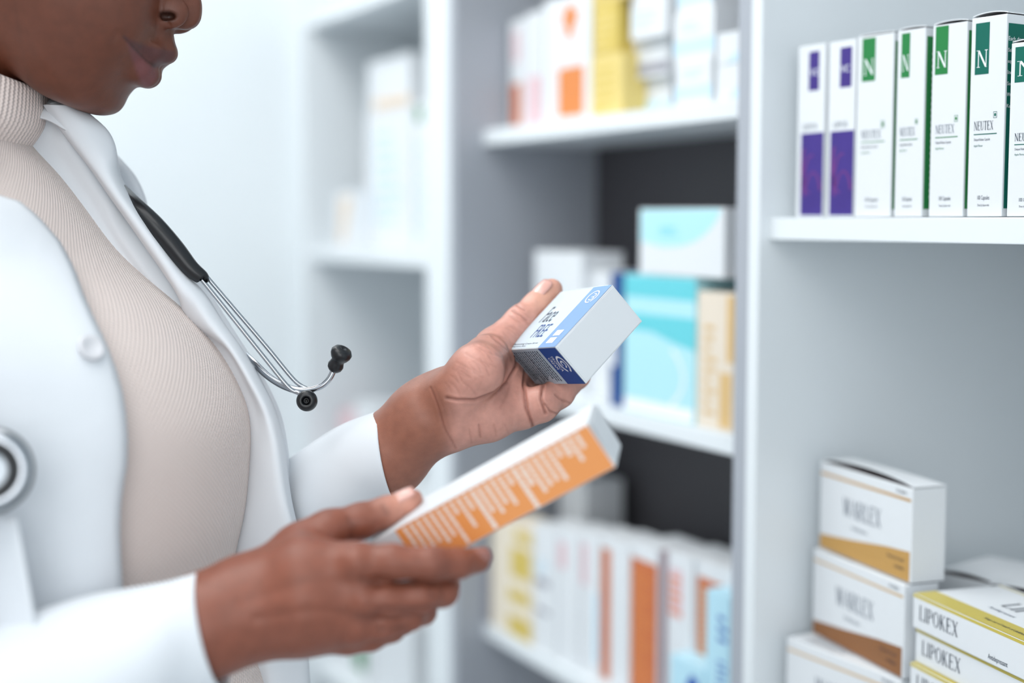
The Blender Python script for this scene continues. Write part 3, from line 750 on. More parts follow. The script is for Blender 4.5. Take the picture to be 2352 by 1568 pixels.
def smooth_poly(pts, n=3):
    P = np.array([uv_of(*p) for p in pts])
    for _ in range(n):
        Q = np.roll(P, -1, 0); P = np.stack([P * .75 + Q * .25, P * .25 + Q * .75], 1).reshape(-1, 2)
    return P
class Poly2:
    def __init__(s, pts, h=.0012):
        P = smooth_poly(pts, 2); s.lo = P.min(0) - .06; hi_ = P.max(0) + .06; s.h = h
        n = np.ceil((hi_ - s.lo) / h).astype(int) + 1
        X, Y = np.meshgrid(s.lo[0] + h * np.arange(n[0]), s.lo[1] + h * np.arange(n[1]), indexing='ij')
        best = np.full(X.shape, 9.0); ins = np.zeros(X.shape, bool)
        for (x0, y0), (x1, y1) in zip(P, np.roll(P, -1, 0)):
            dx, dy = x1 - x0, y1 - y0; L2 = dx * dx + dy * dy + 1e-12; t = np.clip(((X - x0) * dx + (Y - y0) * dy) / L2, 0, 1)
            best = np.minimum(best, np.hypot(X - x0 - t * dx, Y - y0 - t * dy))
            c = ((y0 > Y) != (y1 > Y)) & (X < (x1 - x0) * (Y - y0) / (y1 - y0 + 1e-15) + x0); ins ^= c
        s.g = np.where(ins, -best, best); s.n = n
    def __call__(s, u, v):
        x = np.clip((u - s.lo[0]) / s.h, 0, s.n[0] - 1.001); y = np.clip((v - s.lo[1]) / s.h, 0, s.n[1] - 1.001)
        i, j = x.astype(int), y.astype(int); a, b = x - i, y - j; g = s.g
        return g[i, j] * (1 - a) * (1 - b) + g[i + 1, j] * a * (1 - b) + g[i, j + 1] * (1 - a) * b + g[i + 1, j + 1] * a * b
PA, PB = Poly2(prof), Poly2(prof2)
HO = Lp(300, 60, HD)
def P3(px_, py_, wv):                      # picture side-view point + sideways offset (minus = towards viewer)
    p = Lp(px_, py_, HD); return np.array([p[0], p[1] + wv, p[2]])
_w = lambda a, b, d0: -d0
lip_u = [(P3(383, 122, 0), .0062), (P3(360, 122, -.011), .0058), (P3(322, 106, -.021), .0042), (P3(294, 90, -.0262), .0022)]
lip_l = [(P3(340, 172, 0), .0070), (P3(328, 160, -.010), .0068), (P3(308, 130, -.020), .0048), (P3(294, 98, -.026), .0020)]
def mir(ch): return [(np.array([p[0], 2 * HO[1] - p[1], p[2]]), r) for p, r in ch]
mouth = [(P3(352, 150, 0), .0010), (P3(338, 142, -.012), .0012), (P3(312, 114, -.0225), .0014), (P3(288, 88, -.0285), .0020)]
alar = P3(398, 34, -.0125); nost = P3(401, 46, -.0175)
# neck runs down into the collar
def f_head_core(P):
    dx, w_, dz = P[:, 0] - HO[0], P[:, 1] - HO[1], P[:, 2] - HO[2]
    u = dx * math.cos(tl) - dz * math.sin(tl); v = dx * math.sin(tl) + dz * math.cos(tl)
    aw = np.abs(w_)
    R = .078; c = np.minimum(aw / R, .995); sh = R * (1 - np.sqrt(1 - c * c))
    us = u + sh * (.5 + .5 * sstep(-.07, .02, u))
    wn = np.where(v > .0, .017, .028); s_ = sstep(.15, 1., aw / wn)
    F_ = PA(us, v) * (1 - s_) + PB(us, v) * s_
    Wd = .072 - .020 * sstep(.0, -.06, v) - .008 * sstep(.02, .06, u)
    F_ = smax(F_, (aw - Wd) * .9, .03)
    q = P.copy(); q[:, 1] = HO[1] - aw
    F_ = smin(F_, chain(q, lip_u, .004), .005); F_ = smin(F_, chain(q, lip_l, .004), .006)
    F_ = smax(F_, -chain(q, mouth, .002), .0028)
    F_ = smin(F_, ell(q, alar, (.0125, .0060, .0105)), .004)
    F_ = smax(F_, -ell(q, nost, (.0044, .0050, .0024)), .002)
    F_ = smin(F_, ell(q, P3(215, 15, -.038), (.034, .020, .032)), .02)
    F_ = smin(F_, ell(q, P3(-62, -112, -.070), (.017, .010, .029)), .006)
    F_ = smax(F_, -ell(q, P3(-50, -110, -.084), (.010, .010, .019)), .006)
    F_ = smin(F_, ell(q, P3(372, -140, -.031), (.017, .014, .013)), .006)
    F_ = smin(F_, cone(P, P3(-130, 430, 0), P3(-110, 40, 0), .045, .047), .012)
    return F_
Vh, Fqh, Nh = surface(f_head_core, Lp(110, 300, HD) - np.array([0, .075, .0]), Lp(480, -40, HD) + np.array([.0, .075, .0]), .0013)
Vb, Fqb, Nb = surface(f_head_core, Lp(-330, 480, HD) - np.array([0, .09, 0]), Lp(520, -660, HD) + np.array([0, .09, 0]), .003)
# one skin: coarse skull with the finely grown lower face set over it
px, py, dd = proj(Vh)
tocam = np.array([0, 0, CAM.z]) - Vh; tocam /= np.linalg.norm(tocam, axis=1)[:, None]
near = Vh[:, 1] < HO[1] + .035
def in_poly(x, y, pts):
    ins = np.zeros(x.shape, bool)
    for (x0, y0), (x1, y1) in zip(pts, pts[1:] + pts[:1]): ins ^= ((y0 > y) != (y1 > y)) & (x < (x1 - x0) * (y - y0) / (y1 - y0 + 1e-9) + x0)
    return ins
lipA = [(288, 86), (310, 96), (340, 106), (372, 112), (402, 118), (400, 135), (380, 152), (352, 158), (345, 146), (322, 120)]
lipB = [(288, 86), (322, 120), (345, 148), (362, 158), (360, 180), (345, 200), (328, 200), (315, 170), (300, 125)]
skin0, lipc, lipc2 = lin3(106, 58, 40), lin3(86, 47, 45), lin3(116, 66, 66)
colh = np.tile(skin0, (len(Vh), 1))
def soft_in(pts):
    m = in_poly(px, py, pts).astype(float); e = np.clip(1 - seg2(px, py, pts + pts[:1]) / 5, 0, 1)
    return np.where(m > 0, 1 - .5 * e, .5 * e)
a_ = soft_in(lipA) * near; colh = colh * (1 - a_[:, None]) + lipc * a_[:, None]
b_ = soft_in(lipB) * near; colh = colh * (1 - b_[:, None]) + lipc2 * b_[:, None]
e_ = np.exp(-(seg2(px, py, [(286, 86), (312, 114), (338, 141), (354, 151)]) / 4) ** 2) * near; colh = colh * (1 - .7 * e_[:, None]) + lin3(40, 20, 18) * .7 * e_[:, None]
ins = np.exp(-(np.linalg.norm((Vh - nost) / np.array([.0054, .0070, .0034]), axis=1)) ** 4); colh = colh * (1 - ins[:, None] * .9) + lin3(24, 12, 8) * .85 * ins[:, None]
sid = np.exp(-(seg2(px, py, [(292, 84), (270, 78), (262, 90)]) / 8) ** 2)
Vh -= Nh * (.0008 * sid)[:, None]
ringd = np.exp(-(seg2(px, py, [(372, -12), (368, 20), (376, 45), (388, 58)]) / 5) ** 2); Vh -= Nh * (.0012 * ringd * near)[:, None]
add_body(Vh, Fqh, colh)
keep = ~((Vb[:, 0] > Lp(125, 0, HD)[0]) & (Vb[:, 2] > Lp(0, 290, HD)[2]) & (Vb[:, 2] < Lp(0, -30, HD)[2]))
fk = keep[Fqb].all(1)
used = np.unique(Fqb[fk]); rm = -np.ones(len(Vb), int); rm[used] = np.arange(len(used))
add_body(Vb[used], rm[Fqb[fk]], np.tile(skin0, (len(used), 1)))

# ---- neck base, shoulders and chest under the clothes, legs hidden in trousers
def interp(tab, y):
    ys = [t[0] for t in tab]; return [float(np.interp(y, ys, [t[i] for t in tab])) for i in range(1, len(tab[0]))]
TC = .90
TORSO = [(238, 60, -230, .060), (290, 70, -250, .066), (332, 67, -300, .082), (351, 118, -320, .094), (386, 153, -340, .108), (413, 172, -345, .118), (457, 210, -350, .130), (521, 255, -355, .142), (572, 287, -355, .148),
         (630, 344, -350, .152), (680, 408, -345, .154), (731, 459, -340, .154), (795, 510, -330, .154), (859, 548, -320, .152), (942, 583, -305, .149), (1012, 586, -295, .145),
         (1133, 577, -275, .139), (1210, 567, -265, .135), (1267, 548, -260, .132), (1330, 545, -260, .132), (1420, 560, -270, .136), (1490, 582, -280, .142), (1568, 612, -290, .148), (1700, 640, -310, .160), (1900, 630, -330, .165), (2080, 610, -330, .165)]
def smooth_tab(tab, n=60):
    ys = np.linspace(tab[0][0], tab[-1][0], n); A = np.array(tab); out = []
    cols = [np.interp(ys, A[:, 0], A[:, i]) for i in range(1, A.shape[1])]
    for c in cols:
        for _ in range(8): c[1:-1] = c[:-2] * .25 + c[1:-1] * .5 + c[2:] * .25
    return list(zip(ys, *cols))
TS = smooth_tab(TORSO, 110)
def torso_param(py_):
    xf, xb, b = interp(TS, py_)
    p0, p1 = Lp(xf, py_, TC), Lp(xb, py_, TC)
    b_ = b; a = (p0[0] - p1[0]) / 2; c = (p0[0] + p1[0]) / 2; z = p0[2]
    # keep the outline where the picture has it although the torso has depth
    th = np.linspace(0, .9, 40)
    for _ in range(3):
        X = c + a * np.cos(th); Y = Lp(0, py_, TC)[1] + b_ * np.sin(th)
        q, _, _ = proj(np.stack([X, Y, np.full_like(X, z)], 1)); e = (q.max() - xf) / F * TC
        a -= e / 2; c -= e / 2
    return c, a, b_, Lp(0, py_, TC)[1], z
def torso_point(pr, th, off=0.0, sq=1.0):
    c, a, b, y0, z = pr
    ct, st = math.cos(th), math.sin(th)
    return np.array([c + (a + off) * ct, y0 - (b + off) * math.copysign(abs(st) ** sq, st), z])

TG = np.array([[torso_point(torso_param(y), t, -.012) for t in np.linspace(0, 2 * math.pi, 40)[:-1]] for y in np.linspace(370, 1950, 60)])
a_, b_ = TG.shape[:2]
TF = np.array([(r * b_ + q, r * b_ + (q + 1) % b_, (r + 1) * b_ + (q + 1) % b_, (r + 1) * b_ + q) for r in range(a_ - 1) for q in range(b_)])
add_body(TG.reshape(-1, 3), TF, np.tile(backc, (a_ * b_, 1)))

def skin_mat(name, c=None):
    m = bpy.data.materials.new(name); m.use_nodes = True; nt = m.node_tree; b = nt.nodes['Principled BSDF']
    at = nt.nodes.new('ShaderNodeAttribute'); at.attribute_name = 'tone'
    tc = nt.nodes.new('ShaderNodeTexCoord')
    n = nt.nodes.new('ShaderNodeTexNoise'); n.inputs['Scale'].default_value = 160; n.inputs['Detail'].default_value = 5
    nt.links.new(tc.outputs['Object'], n.inputs['Vector'])
    r = nt.nodes.new('ShaderNodeMapRange'); r.inputs['From Min'].default_value = .3; r.inputs['From Max'].default_value = .7; r.inputs['To Min'].default_value = .9; r.inputs['To Max'].default_value = 1.08
    nt.links.new(n.outputs['Fac'], r.inputs['Value'])
    mx = nt.nodes.new('ShaderNodeVectorMath'); mx.operation = 'SCALE'
    nt.links.new(at.outputs['Color'], mx.inputs[0]); nt.links.new(r.outputs['Result'], mx.inputs['Scale'])
    nt.links.new(mx.outputs['Vector'], b.inputs['Base Color'])
    b.inputs['Roughness'].default_value = .46; b.inputs['Subsurface Weight'].default_value = .12; b.inputs['Subsurface Radius'].default_value = (1, .3, .15); b.inputs['Subsurface Scale'].default_value = .004
    v = nt.nodes.new('ShaderNodeTexVoronoi'); v.feature = 'DISTANCE_TO_EDGE'; v.inputs['Scale'].default_value = 900
    nt.links.new(tc.outputs['Object'], v.inputs['Vector'])
    bp = nt.nodes.new('ShaderNodeBump'); bp.inputs['Strength'].default_value = .25; bp.inputs['Distance'].default_value = .0003
    nt.links.new(v.outputs['Distance'], bp.inputs['Height']); nt.links.new(bp.outputs['Normal'], b.inputs['Normal'])
    return m
SKIN = skin_mat('skin')
person = empty('person'); person.matrix_world = FIG
tag(person, 'person in white coat and beige turtleneck looking down at two cartons in their hands', 'person')
BV, BF, BC = np.concatenate(BODY_V), np.concatenate(BODY_F), np.concatenate(BODY_C)
me = bpy.data.meshes.new('body')
me.vertices.add(len(BV)); me.vertices.foreach_set('co', BV.ravel().astype(np.float32))
me.loops.add(len(BF) * 4); me.loops.foreach_set('vertex_index', BF.ravel().astype(np.int32))
me.polygons.add(len(BF)); me.polygons.foreach_set('loop_start', np.arange(0, len(BF) * 4, 4, dtype=np.int32)); me.polygons.foreach_set('loop_total', np.full(len(BF), 4, dtype=np.int32))
me.update(calc_edges=True); me.validate()
ca = me.color_attributes.new('tone', 'FLOAT_COLOR', 'POINT')
ca.data.foreach_set('color', np.concatenate([BC, np.ones((len(BC), 1))], 1).astype(np.float32).ravel())
me.materials.append(SKIN); me.polygons.foreach_set('use_smooth', [True] * len(me.polygons))
body = bpy.data.objects.new('body', me); C.objects.link(body); body.parent = person

# nails
NAIL = mat('fingernail', rgb(214, 162, 150), .25, coat=.4)
def nail(c, a, nrm, L, Wn, parent, curve=.2, r=None):
    """small curved plate: centre c, along a, facing nrm"""
    a = a / np.linalg.norm(a); nrm = nrm - a * (nrm @ a); nrm /= np.linalg.norm(nrm); s = np.cross(a, nrm)
    if r: c = c + nrm * r
    v, f = [], []; n = 9
    for i in range(n):
        for j in range(n):
            x = (i / (n - 1) - .5) * 2; y = (j / (n - 1) - .5) * 2
            yy = y * math.sqrt(max(0, 1 - .55 * abs(x) ** 3.2)) if x > 0 else y * (1 - .12 * x * x)
            v.append(c + a * x * L / 2 + s * yy * Wn / 2 + nrm * (-(yy ** 2) * Wn * curve + .0004 - .0006 * x * x))
    f = [(i * n + j, (i + 1) * n + j, (i + 1) * n + j + 1, i * n + j + 1) for i in range(n - 1) for j in range(n - 1)]
    o = mesh_obj('fingernail', v, f, NAIL, parent, smooth=True)
    m = o.modifiers.new('s', 'SOLIDIFY'); m.thickness = .0005; m.offset = 0
    return o
# ------------------------------------------------------------------ clothes
def knit_mat(name, pu, pv, depth, col, ribs=False):
    m = bpy.data.materials.new(name); m.use_nodes = True; nt = m.node_tree; b = nt.nodes['Principled BSDF']
    uv = nt.nodes.new('ShaderNodeUVMap'); sx = nt.nodes.new('ShaderNodeSeparateXYZ'); nt.links.new(uv.outputs['UV'], sx.inputs[0])
    def M(op, a, bb=None):
        n = nt.nodes.new('ShaderNodeMath'); n.operation = op
        for i, q in enumerate((a, bb)):
            if q is None: continue
            if isinstance(q, (int, float)): n.inputs[i].default_value = q
            else: nt.links.new(q, n.inputs[i])
        return n.outputs[0]
    U = M('MULTIPLY', sx.outputs['X'], 2 * math.pi / pu); V_ = M('MULTIPLY', sx.outputs['Y'], 2 * math.pi / pv)
    su, sv = M('SINE', U), M('SINE', V_)
    if ribs: h = M('ADD', M('MULTIPLY', su, .9), M('MULTIPLY', M('MULTIPLY', sv, M('COSINE', U)), .45))
    else: h = M('MULTIPLY', su, sv)
    bp = nt.nodes.new('ShaderNodeBump'); bp.inputs['Strength'].default_value = 1; bp.inputs['Distance'].default_value = depth
    nt.links.new(h, bp.inputs['Height']); nt.links.new(bp.outputs['Normal'], b.inputs['Normal'])
    mx = nt.nodes.new('ShaderNodeMix'); mx.data_type = 'RGBA'; mx.inputs['A'].default_value = tuple(c * .84 for c in col[:3]) + (1,); mx.inputs['B'].default_value = col
    nt.links.new(M('MULTIPLY_ADD', h, .5) if False else M('ADD', M('MULTIPLY', h, .5), .55), mx.inputs['Factor'])
    nt.links.new(mx.outputs['Result'], b.inputs['Base Color'])
    b.inputs['Roughness'].default_value = .95; b.inputs['Specular IOR Level'].default_value = .15; b.inputs['Sheen Weight'].default_value = .4
    return m
def cloth_mat():
    m = mat('white_cotton', rgb(226, 230, 235), .85, spec=.2, bump=(14, .35, .006)); nt = m.node_tree
    return m
KNIT = knit_mat('beige_knit', .0036, .0032, .0005, rgb(246, 229, 222))
KNITR = knit_mat('beige_rib_knit', .0036, .0030, .00042, rgb(246, 229, 222), True)
COT = cloth_mat()

def grid_obj(name, G, m, parent, close=False, thick=0.0, uvscale=True):
    """G[r][c] of xyz -> smooth surface with a metric uv map"""
    G = np.asarray(G); R_, C_ = G.shape[:2]
    du = np.concatenate([np.zeros((R_, 1)), np.cumsum(np.linalg.norm(np.diff(G, axis=1), axis=2), 1)], 1)
    dv = np.concatenate([np.zeros((1, C_)), np.cumsum(np.linalg.norm(np.diff(G, axis=0), axis=2), 0)], 0)
    du = np.tile(du.mean(0), (R_, 1)) if close else du
    uvs = np.stack([du, np.tile(dv.mean(1)[:, None], (1, C_))], 2).reshape(-1, 2)
    V = G.reshape(-1, 3); f = []
    for r in range(R_ - 1):
        for c in range(C_ - 1): f.append((r * C_ + c, r * C_ + c + 1, (r + 1) * C_ + c + 1, (r + 1) * C_ + c))
    o = mesh_obj(name, V, f, m, parent, smooth=True, uvs=uvs)
    if thick:
        s = o.modifiers.new('thickness', 'SOLIDIFY'); s.thickness = thick; s.offset = 0
    return o
def catmull(P, n):
    P = np.asarray(P, float); m = len(P); t = np.linspace(0, m - 1, n); i = np.clip(t.astype(int), 0, m - 2); f = (t - i)
    f = f.reshape([-1] + [1] * (P.ndim - 1))
    p0, p1, p2, p3 = P[np.maximum(i - 1, 0)], P[i], P[i + 1], P[np.minimum(i + 2, m - 1)]
    return .5 * (2 * p1 + (p2 - p0) * f + (2 * p0 - 5 * p1 + 4 * p2 - p3) * f ** 2 + (3 * p1 - p0 - 3 * p2 + p3) * f ** 3)
def patch(name, rows, m, parent, nr=60, nc=40, thick=.0016, conv=True):
    G = np.array([[Lp(*p) for p in r] for r in rows]) if conv else np.array(rows)
    G = catmull(G, nr); G = np.swapaxes(catmull(np.swapaxes(G, 0, 1), nc), 0, 1)
    return grid_obj(name, G, m, parent, thick=thick)

# sweater: torso shell, folded collar
rows = []
for y in np.linspace(300, 2080, 150):
    pr = torso_param(y)
    rows.append([torso_point(pr, t) for t in np.linspace(-math.pi, math.pi, 121)])
sweater = grid_obj('turtleneck_sweater', rows, KNIT, person, close=True)
# collar: stands round the neck, folds over and hangs outside
def collar_ring(x0, y0, x1, y1, b, n=81, tilt=0):
    p0, p1 = Lp(x0, y0, TC), Lp(x1, y1, TC); c = (p0 + p1) / 2; ax = (p0 - p1) / 2
    return [c + ax * math.cos(t) + np.array([0, -b * math.sin(t), 0]) for t in np.linspace(-math.pi, math.pi, n)]
CR = [collar_ring(62, 340, -260, 190, .060), collar_ring(66, 250, -240, 110, .057), collar_ring(76, 208, -225, 60, .056), collar_ring(92, 203, -236, 55, .059), collar_ring(101, 212, -246, 70, .0635), collar_ring(102, 235, -256, 105, .066), collar_ring(101, 262, -262, 150, .068),
      collar_ring(96, 292, -270, 200, .070), collar_ring(80, 320, -280, 240, .072), collar_ring(62, 345, -290, 270, .073), collar_ring(62, 352, -295, 290, .070)]
CG = catmull(np.array(CR), 44)
col_o = grid_obj('folded_collar', CG, KNITR, sweater, close=True)

# trousers and shoes, below the picture but carrying the figure
TRO = mat('dark_trousers', rgb(60, 62, 70), .8); SHO = mat('white_shoe', rgb(225, 225, 228), .5)
hipx = torso_param(1900)
def limb(name, pts, m, parent, n=28):
    G = []
    P = catmull(np.array([list(p) + [r1, r2] for p, r1, r2 in pts]), 40)
    for q in P: G.append([np.array([q[0] + q[3] * math.cos(t), q[1] + q[4] * math.sin(t), q[2]]) for t in np.linspace(0, 2 * math.pi, n)])
    return grid_obj(name, G, m, parent, close=True)
cx_, cy_ = hipx[0], hipx[3]
tr = empty('trousers'); tr.parent = person
for s in (-1, 1):
    limb('trouser_leg', [((cx_, cy_ + s * .075, .93), .112, .082), ((cx_ + .005, cy_ + s * .082, .78), .09, .08), ((cx_ + .01, cy_ + s * .085, .5), .062, .06), ((cx_, cy_ + s * .085, .3), .06, .056), ((cx_ - .01, cy_ + s * .085, .08), .05, .05)], TRO, tr)
    G = []
    for (x, z, ry, rz) in ((-.085, .045, .002, .002), (-.08, .045, .028, .035), (-.04, .05, .034, .05), (.02, .05, .038, .05), (.09, .035, .045, .034), (.15, .026, .04, .025), (.175, .022, .002, .002)):
        G.append([np.array([cx_ + x, cy_ + s * .085 + ry * math.cos(t), max(.0005, z + rz * math.sin(t))]) for t in np.linspace(0, 2 * math.pi, 24)])
    grid_obj('shoe', catmull(np.array(G), 30), SHO, person, close=True)
# hair
HAIR = mat('black_hair', rgb(26, 22, 22), .6, bump=(500, .6, .003))
def f_hair(P):
    dx, dz = P[:, 0] - HO[0], P[:, 2] - HO[2]
    u = dx * math.cos(tl) - dz * math.sin(tl); v = dx * math.sin(tl) + dz * math.cos(tl)
    ear = ell(np.stack([P[:, 0], HO[1] - np.abs(P[:, 1] - HO[1]), P[:, 2]], 1), P3(-58, -108, -.075), (.024, .03, .036))
    return smax(smax(f_head_core(P) - .013, (.75 * u - .66 * v + .058) * .8, .008), -ear, .006)
Vx, Fx, Nx = surface(f_hair, Lp(-420, 300, HD) - np.array([0, .11, 0]), Lp(500, -720, HD) + np.array([0, .11, .03]), .0035)
BROW = mat('black_brow', rgb(24, 18, 16), .8)
for s in (1, -1):
    for nm, pts in (('eyebrow', [(452, -205, -.012, .0016), (425, -215, -.026, .0026), (385, -205, -.044, .0020), (355, -185, -.052, .0010)]), ('eyelashes', [(425, -118, -.024, .0008), (418, -112, -.034, .0012), (388, -112, -.047, .0010)])):
        ch = [(np.array([P3(a, b, 0)[0], HO[1] + s * w_, P3(a, b, 0)[2]]), r) for a, b, w_, r in pts]
        lo_ = np.min([p for p, r in ch], 0) - .006; hi_ = np.max([p for p, r in ch], 0) + .006
        vv, ff, _n = surface(lambda P: chain(P, ch, .001), lo_, hi_, .0007)
        mesh_obj(nm, vv, ff.tolist(), BROW, person, smooth=True)
mesh_obj('hair', Vx, Fx.tolist(), HAIR, person, smooth=True)

# coat -------------------------------------------------------------
coat = empty('white_coat'); coat.parent = person
NEAR = [(436, -60), (446, 4), (462, 50), (500, 98), (560, 150), (620, 180), (680, 200), (740, 226), (790, 250), (850, 272), (900, 286), (960, 295), (1010, 298), (1070, 296), (1110, 288), (1160, 281), (1230, 279), (1300, 282), (1370, 286), (1500, 290), (1800, 285), (2400, 250), (3200, 200), (3900, 150)]
nys, nxs = np.array([p[0] for p in NEAR], float), np.array([p[1] for p in NEAR], float)
rng = random.Random(3)
def coat_param(z):
    """torso ellipse at height z, widened below the hips"""
    ys = np.linspace(250, 2080, 300)
    p, q, _ = proj(np.stack([np.full(300, -.2), np.full(300, TC), np.full(300, z)], 1)); y = float(q[0])
    if y > 2080: y = 2080
    pr = list(torso_param(y)); pr[4] = z; return tuple(pr)
rows = []
NZ = 130
z_hi, z_lo = Lp(0, 440, .76)[2] + .012, .62
for k in range(NZ):
    z = z_hi + (z_lo - z_hi) * (k / (NZ - 1)); pr = coat_param(z)
    off = .014 + .02 * max(0, (.95 - z)) / .3
    ths = np.linspace(.05, math.pi * .95, 160)
    Q = np.array([torso_point(pr, t, off, .92) for t in ths]); qx, qy, _ = proj(Q)
    want = np.interp(qy, nys, nxs); g = qx - want
    i = np.where(g <= 0)[0]; i = i[0] if len(i) else 80
    i0 = max(i - 1, 0); f = g[i0] / (g[i0] - g[i] + 1e-9) if i > i0 else 0
    tn = ths[i0] + (ths[i] - ths[i0]) * min(max(f, 0), 1)
    tf = 2 * math.pi - .62                       # far side seam, hidden behind the body
    row = []
    for j, s in enumerate(np.linspace(0, 1, 110)):
        t = tn + (tf - tn) * s
        wob = .0035 * math.sin(9 * t + z * 14) * math.sin(z * 23 + t * 2) + .003 * math.sin(3 * t + 21 * z)
        wob *= min(1, s * 14)
        edge = -.004 * math.exp(-s * 60)
        row.append(torso_point(pr, t, off + wob + edge, .92))
    rows.append(row)
front = grid_obj('coat_body', rows, COT, coat, thick=.0018)
NEARROWS = rows
# shoulder yoke: from the coat's top edge over the near shoulder to the neck
top = np.array(rows[0]); n_ = top.shape[0]
neck_c = Lp(-95, 330, TC)
yk = []
for s in np.linspace(0, 1, 14):
    tgt = np.array([[neck_c[0] + (.062) * math.cos(a), neck_c[1] - .076 * math.sin(a), neck_c[2] + .012] for a in np.linspace(.9, 2 * math.pi - .9, n_)])
    bul = math.sin(s * math.pi) * .012
    r = top * (1 - s) + tgt * s; r[:, 2] += bul; yk.append(r)
grid_obj('coat_yoke', yk, COT, coat, thick=.0018)
# far front panel with rolled lapel: silhouette beyond the sweater
FARP = [ # y: inner x (behind sweater), crease x, outer x
 (236, 92, 120, 150), (262, 92, 138, 190), (300, 84, 150, 236), (335, 60, 160, 258), (380, 96, 190, 268), (420, 130, 212, 278), (470, 170, 246, 310), (520, 205, 270, 355), (575, 240, 306, 402),
 (640, 300, 352, 452), (700, 370, 404, 492), (760, 430, 452, 530), (830, 480, 520, 575), (900, 520, 566, 616), (960, 540, 590, 642), (1020, 540, 596, 655), (1080, 535, 594, 662), (1140, 530, 590, 670), (1200, 520, 588, 682), (1260, 505, 592, 692), (1350, 500, 606, 697), (1450, 520, 610, 700), (1568, 560, 625, 708), (1750, 580, 650, 720), (2200, 560, 640, 730), (2700, 540, 620, 720)]
rr = []
for (y, a, c, o) in FARP:
    rr.append([(a, y, .905), (a + (c - a) * .55, y, .908), (c, y, .906), (c + (o - c) * .45, y - 4, .912), (o - 6, y - 6, .922), (o + 1, y - 6, .935), (o - 12, y - 5, .955), (o - 70, y, .985), (o - (110 if y < 420 else 190), y, 1.02 if y < 420 else 1.03), (o - (150 if y < 420 else 420), y, 1.035 if y < 420 else 1.055)])
fp = patch('coat_front_panel', rr, COT, coat, 150, 60, .0018)
# lapel leaf lying on the far panel, its outer fold drawn from neck to chest
LAP = [(240, 104, 120, 150, 176), (270, 124, 140, 180, 214), (300, 146, 158, 204, 246), (330, 168, 178, 218, 262), (360, 192, 200, 236, 268), (400, 222, 228, 250, 272), (450, 256, 262, 278, 296), (500, 292, 298, 314, 332), (560, 334, 340, 358, 376), (620, 376, 382, 400, 422), (680, 414, 420, 446, 474), (740, 436, 444, 480, 512)] + [(y, float(np.interp(y, [t[0] for t in TORSO], [t[1] for t in TORSO])) - 12, float(np.interp(y, [t[0] for t in TORSO], [t[1] for t in TORSO])) + 6, o - 26, o - 2) for y, o in ((800, 556), (870, 598), (940, 633), (1010, 652), (1080, 661), (1150, 671), (1240, 690), (1330, 695), (1420, 698))]
rr = [[(a - 3, y, .8975 if y < 700 else .906), (b, y, .890 if y < 700 else .900), (c, y + 2, .890), (d - 6, y, .898), (d - 1, y, .908)] for (y, a, b, c, d) in LAP]
rr = [[(p[0], p[1], p[2] + .000) for p in r] for r in rr]
lapel = patch('lapel', rr, COT, coat, 150, 30, .0016)
# collar leaf behind the neck, rising under the chin
CL = [[(60, 196, .925), (104, 214, .925), (150, 244, .925), (190, 266, .927)], [(50, 205, .915), (100, 226, .912), (158, 254, .910), (212, 288, .912)], [(40, 240, .905), (96, 250, .900), (160, 275, .896), (236, 312, .900)], [(40, 280, .900), (98, 272, .894), (170, 308, .890), (262, 340, .899)]]
patch('coat_collar', CL, COT, coat, 30, 30, .0016)
# far shoulder seen past the lapel
patch('coat_shoulder', [[(150, 330, .97), (225, 338, .965), (262, 352, .965), (272, 372, 1.0)], [(170, 400, .955), (262, 385, .95), (305, 400, .955), (308, 420, 1.0)], [(200, 470, .955), (290, 440, .95), (330, 452, .955), (330, 480, 1.0)], [(240, 560, .955), (320, 520, .95), (345, 520, .96), (340, 560, 1.0)]], COT, coat, 24, 24, .0016)

def sleeve(name, path, cuffn, seed, parent, n=56, m=70, wob=.0025, rim=None):
    """path [(px,py,d,r_px, squash)] -> tube with folds, open at the cuff"""
    P = np.array([list(Lp(a, b, d)) + [r * d / F] for a, b, d, r in path]); P = catmull(P, m)
    G = []; rn = random.Random(seed); ph = [rn.uniform(0, 6) for _ in range(6)]
    for i in range(m):
        t_ = P[min(i + 1, m - 1), :3] - P[max(i - 1, 0), :3]; t_ /= np.linalg.norm(t_)
        if cuffn is not None:
            k = max(0, (i - m * .8) / (m * .2)); t_ = t_ * (1 - k) + cuffn * k; t_ /= np.linalg.norm(t_)
        e1 = np.cross(t_, [0, 1, 0]); e1 /= np.linalg.norm(e1); e2 = np.cross(t_, e1); s = i / (m - 1)
        amp = wob * (1 - s ** 3 * .85)
        row = []
        for j in range(n + 1):
            a = 2 * math.pi * j / n
            r = P[i, 3] + amp * (math.sin(2 * a + ph[0] + 9 * s) * .8 + math.sin(14 * s + 1.5 * math.sin(a + ph[1]) + ph[2]) * 1.0 + .5 * math.sin(3 * a + 20 * s + ph[3]))
            row.append(P[i, :3] + r * (e1 * math.cos(a) + e2 * math.sin(a)))
        G.append(row)
    # turned-in hem
    last = np.array(G[-1]); c = last.mean(0)
    G.append(c + (last - c) * .985 + (P[-1, :3] - P[-2, :3]) * .15); G.append(c + (last - c) * .95 - (P[-1, :3] - P[-4, :3]) * .2); G.append(c + (last - c) * .93 - (P[-1, :3] - P[-12, :3]))
    return grid_obj(name, G, COT, parent, close=True, thick=.0012)
cn = np.array([250., 8., 60.]); cn /= np.linalg.norm(cn)
sleeve('coat_sleeve', [(-235, 560, .775, 190), (-275, 800, .74, 205), (-340, 1200, .70, 215), (-330, 1560, .69, 225), (-120, 1660, .705, 225), (60, 1610, .718, 195), (260, 1535, .735, 168), (400, 1478, .747, 148), (486, 1447, .753, 138)], cn, 5, coat, m=110, wob=.003)
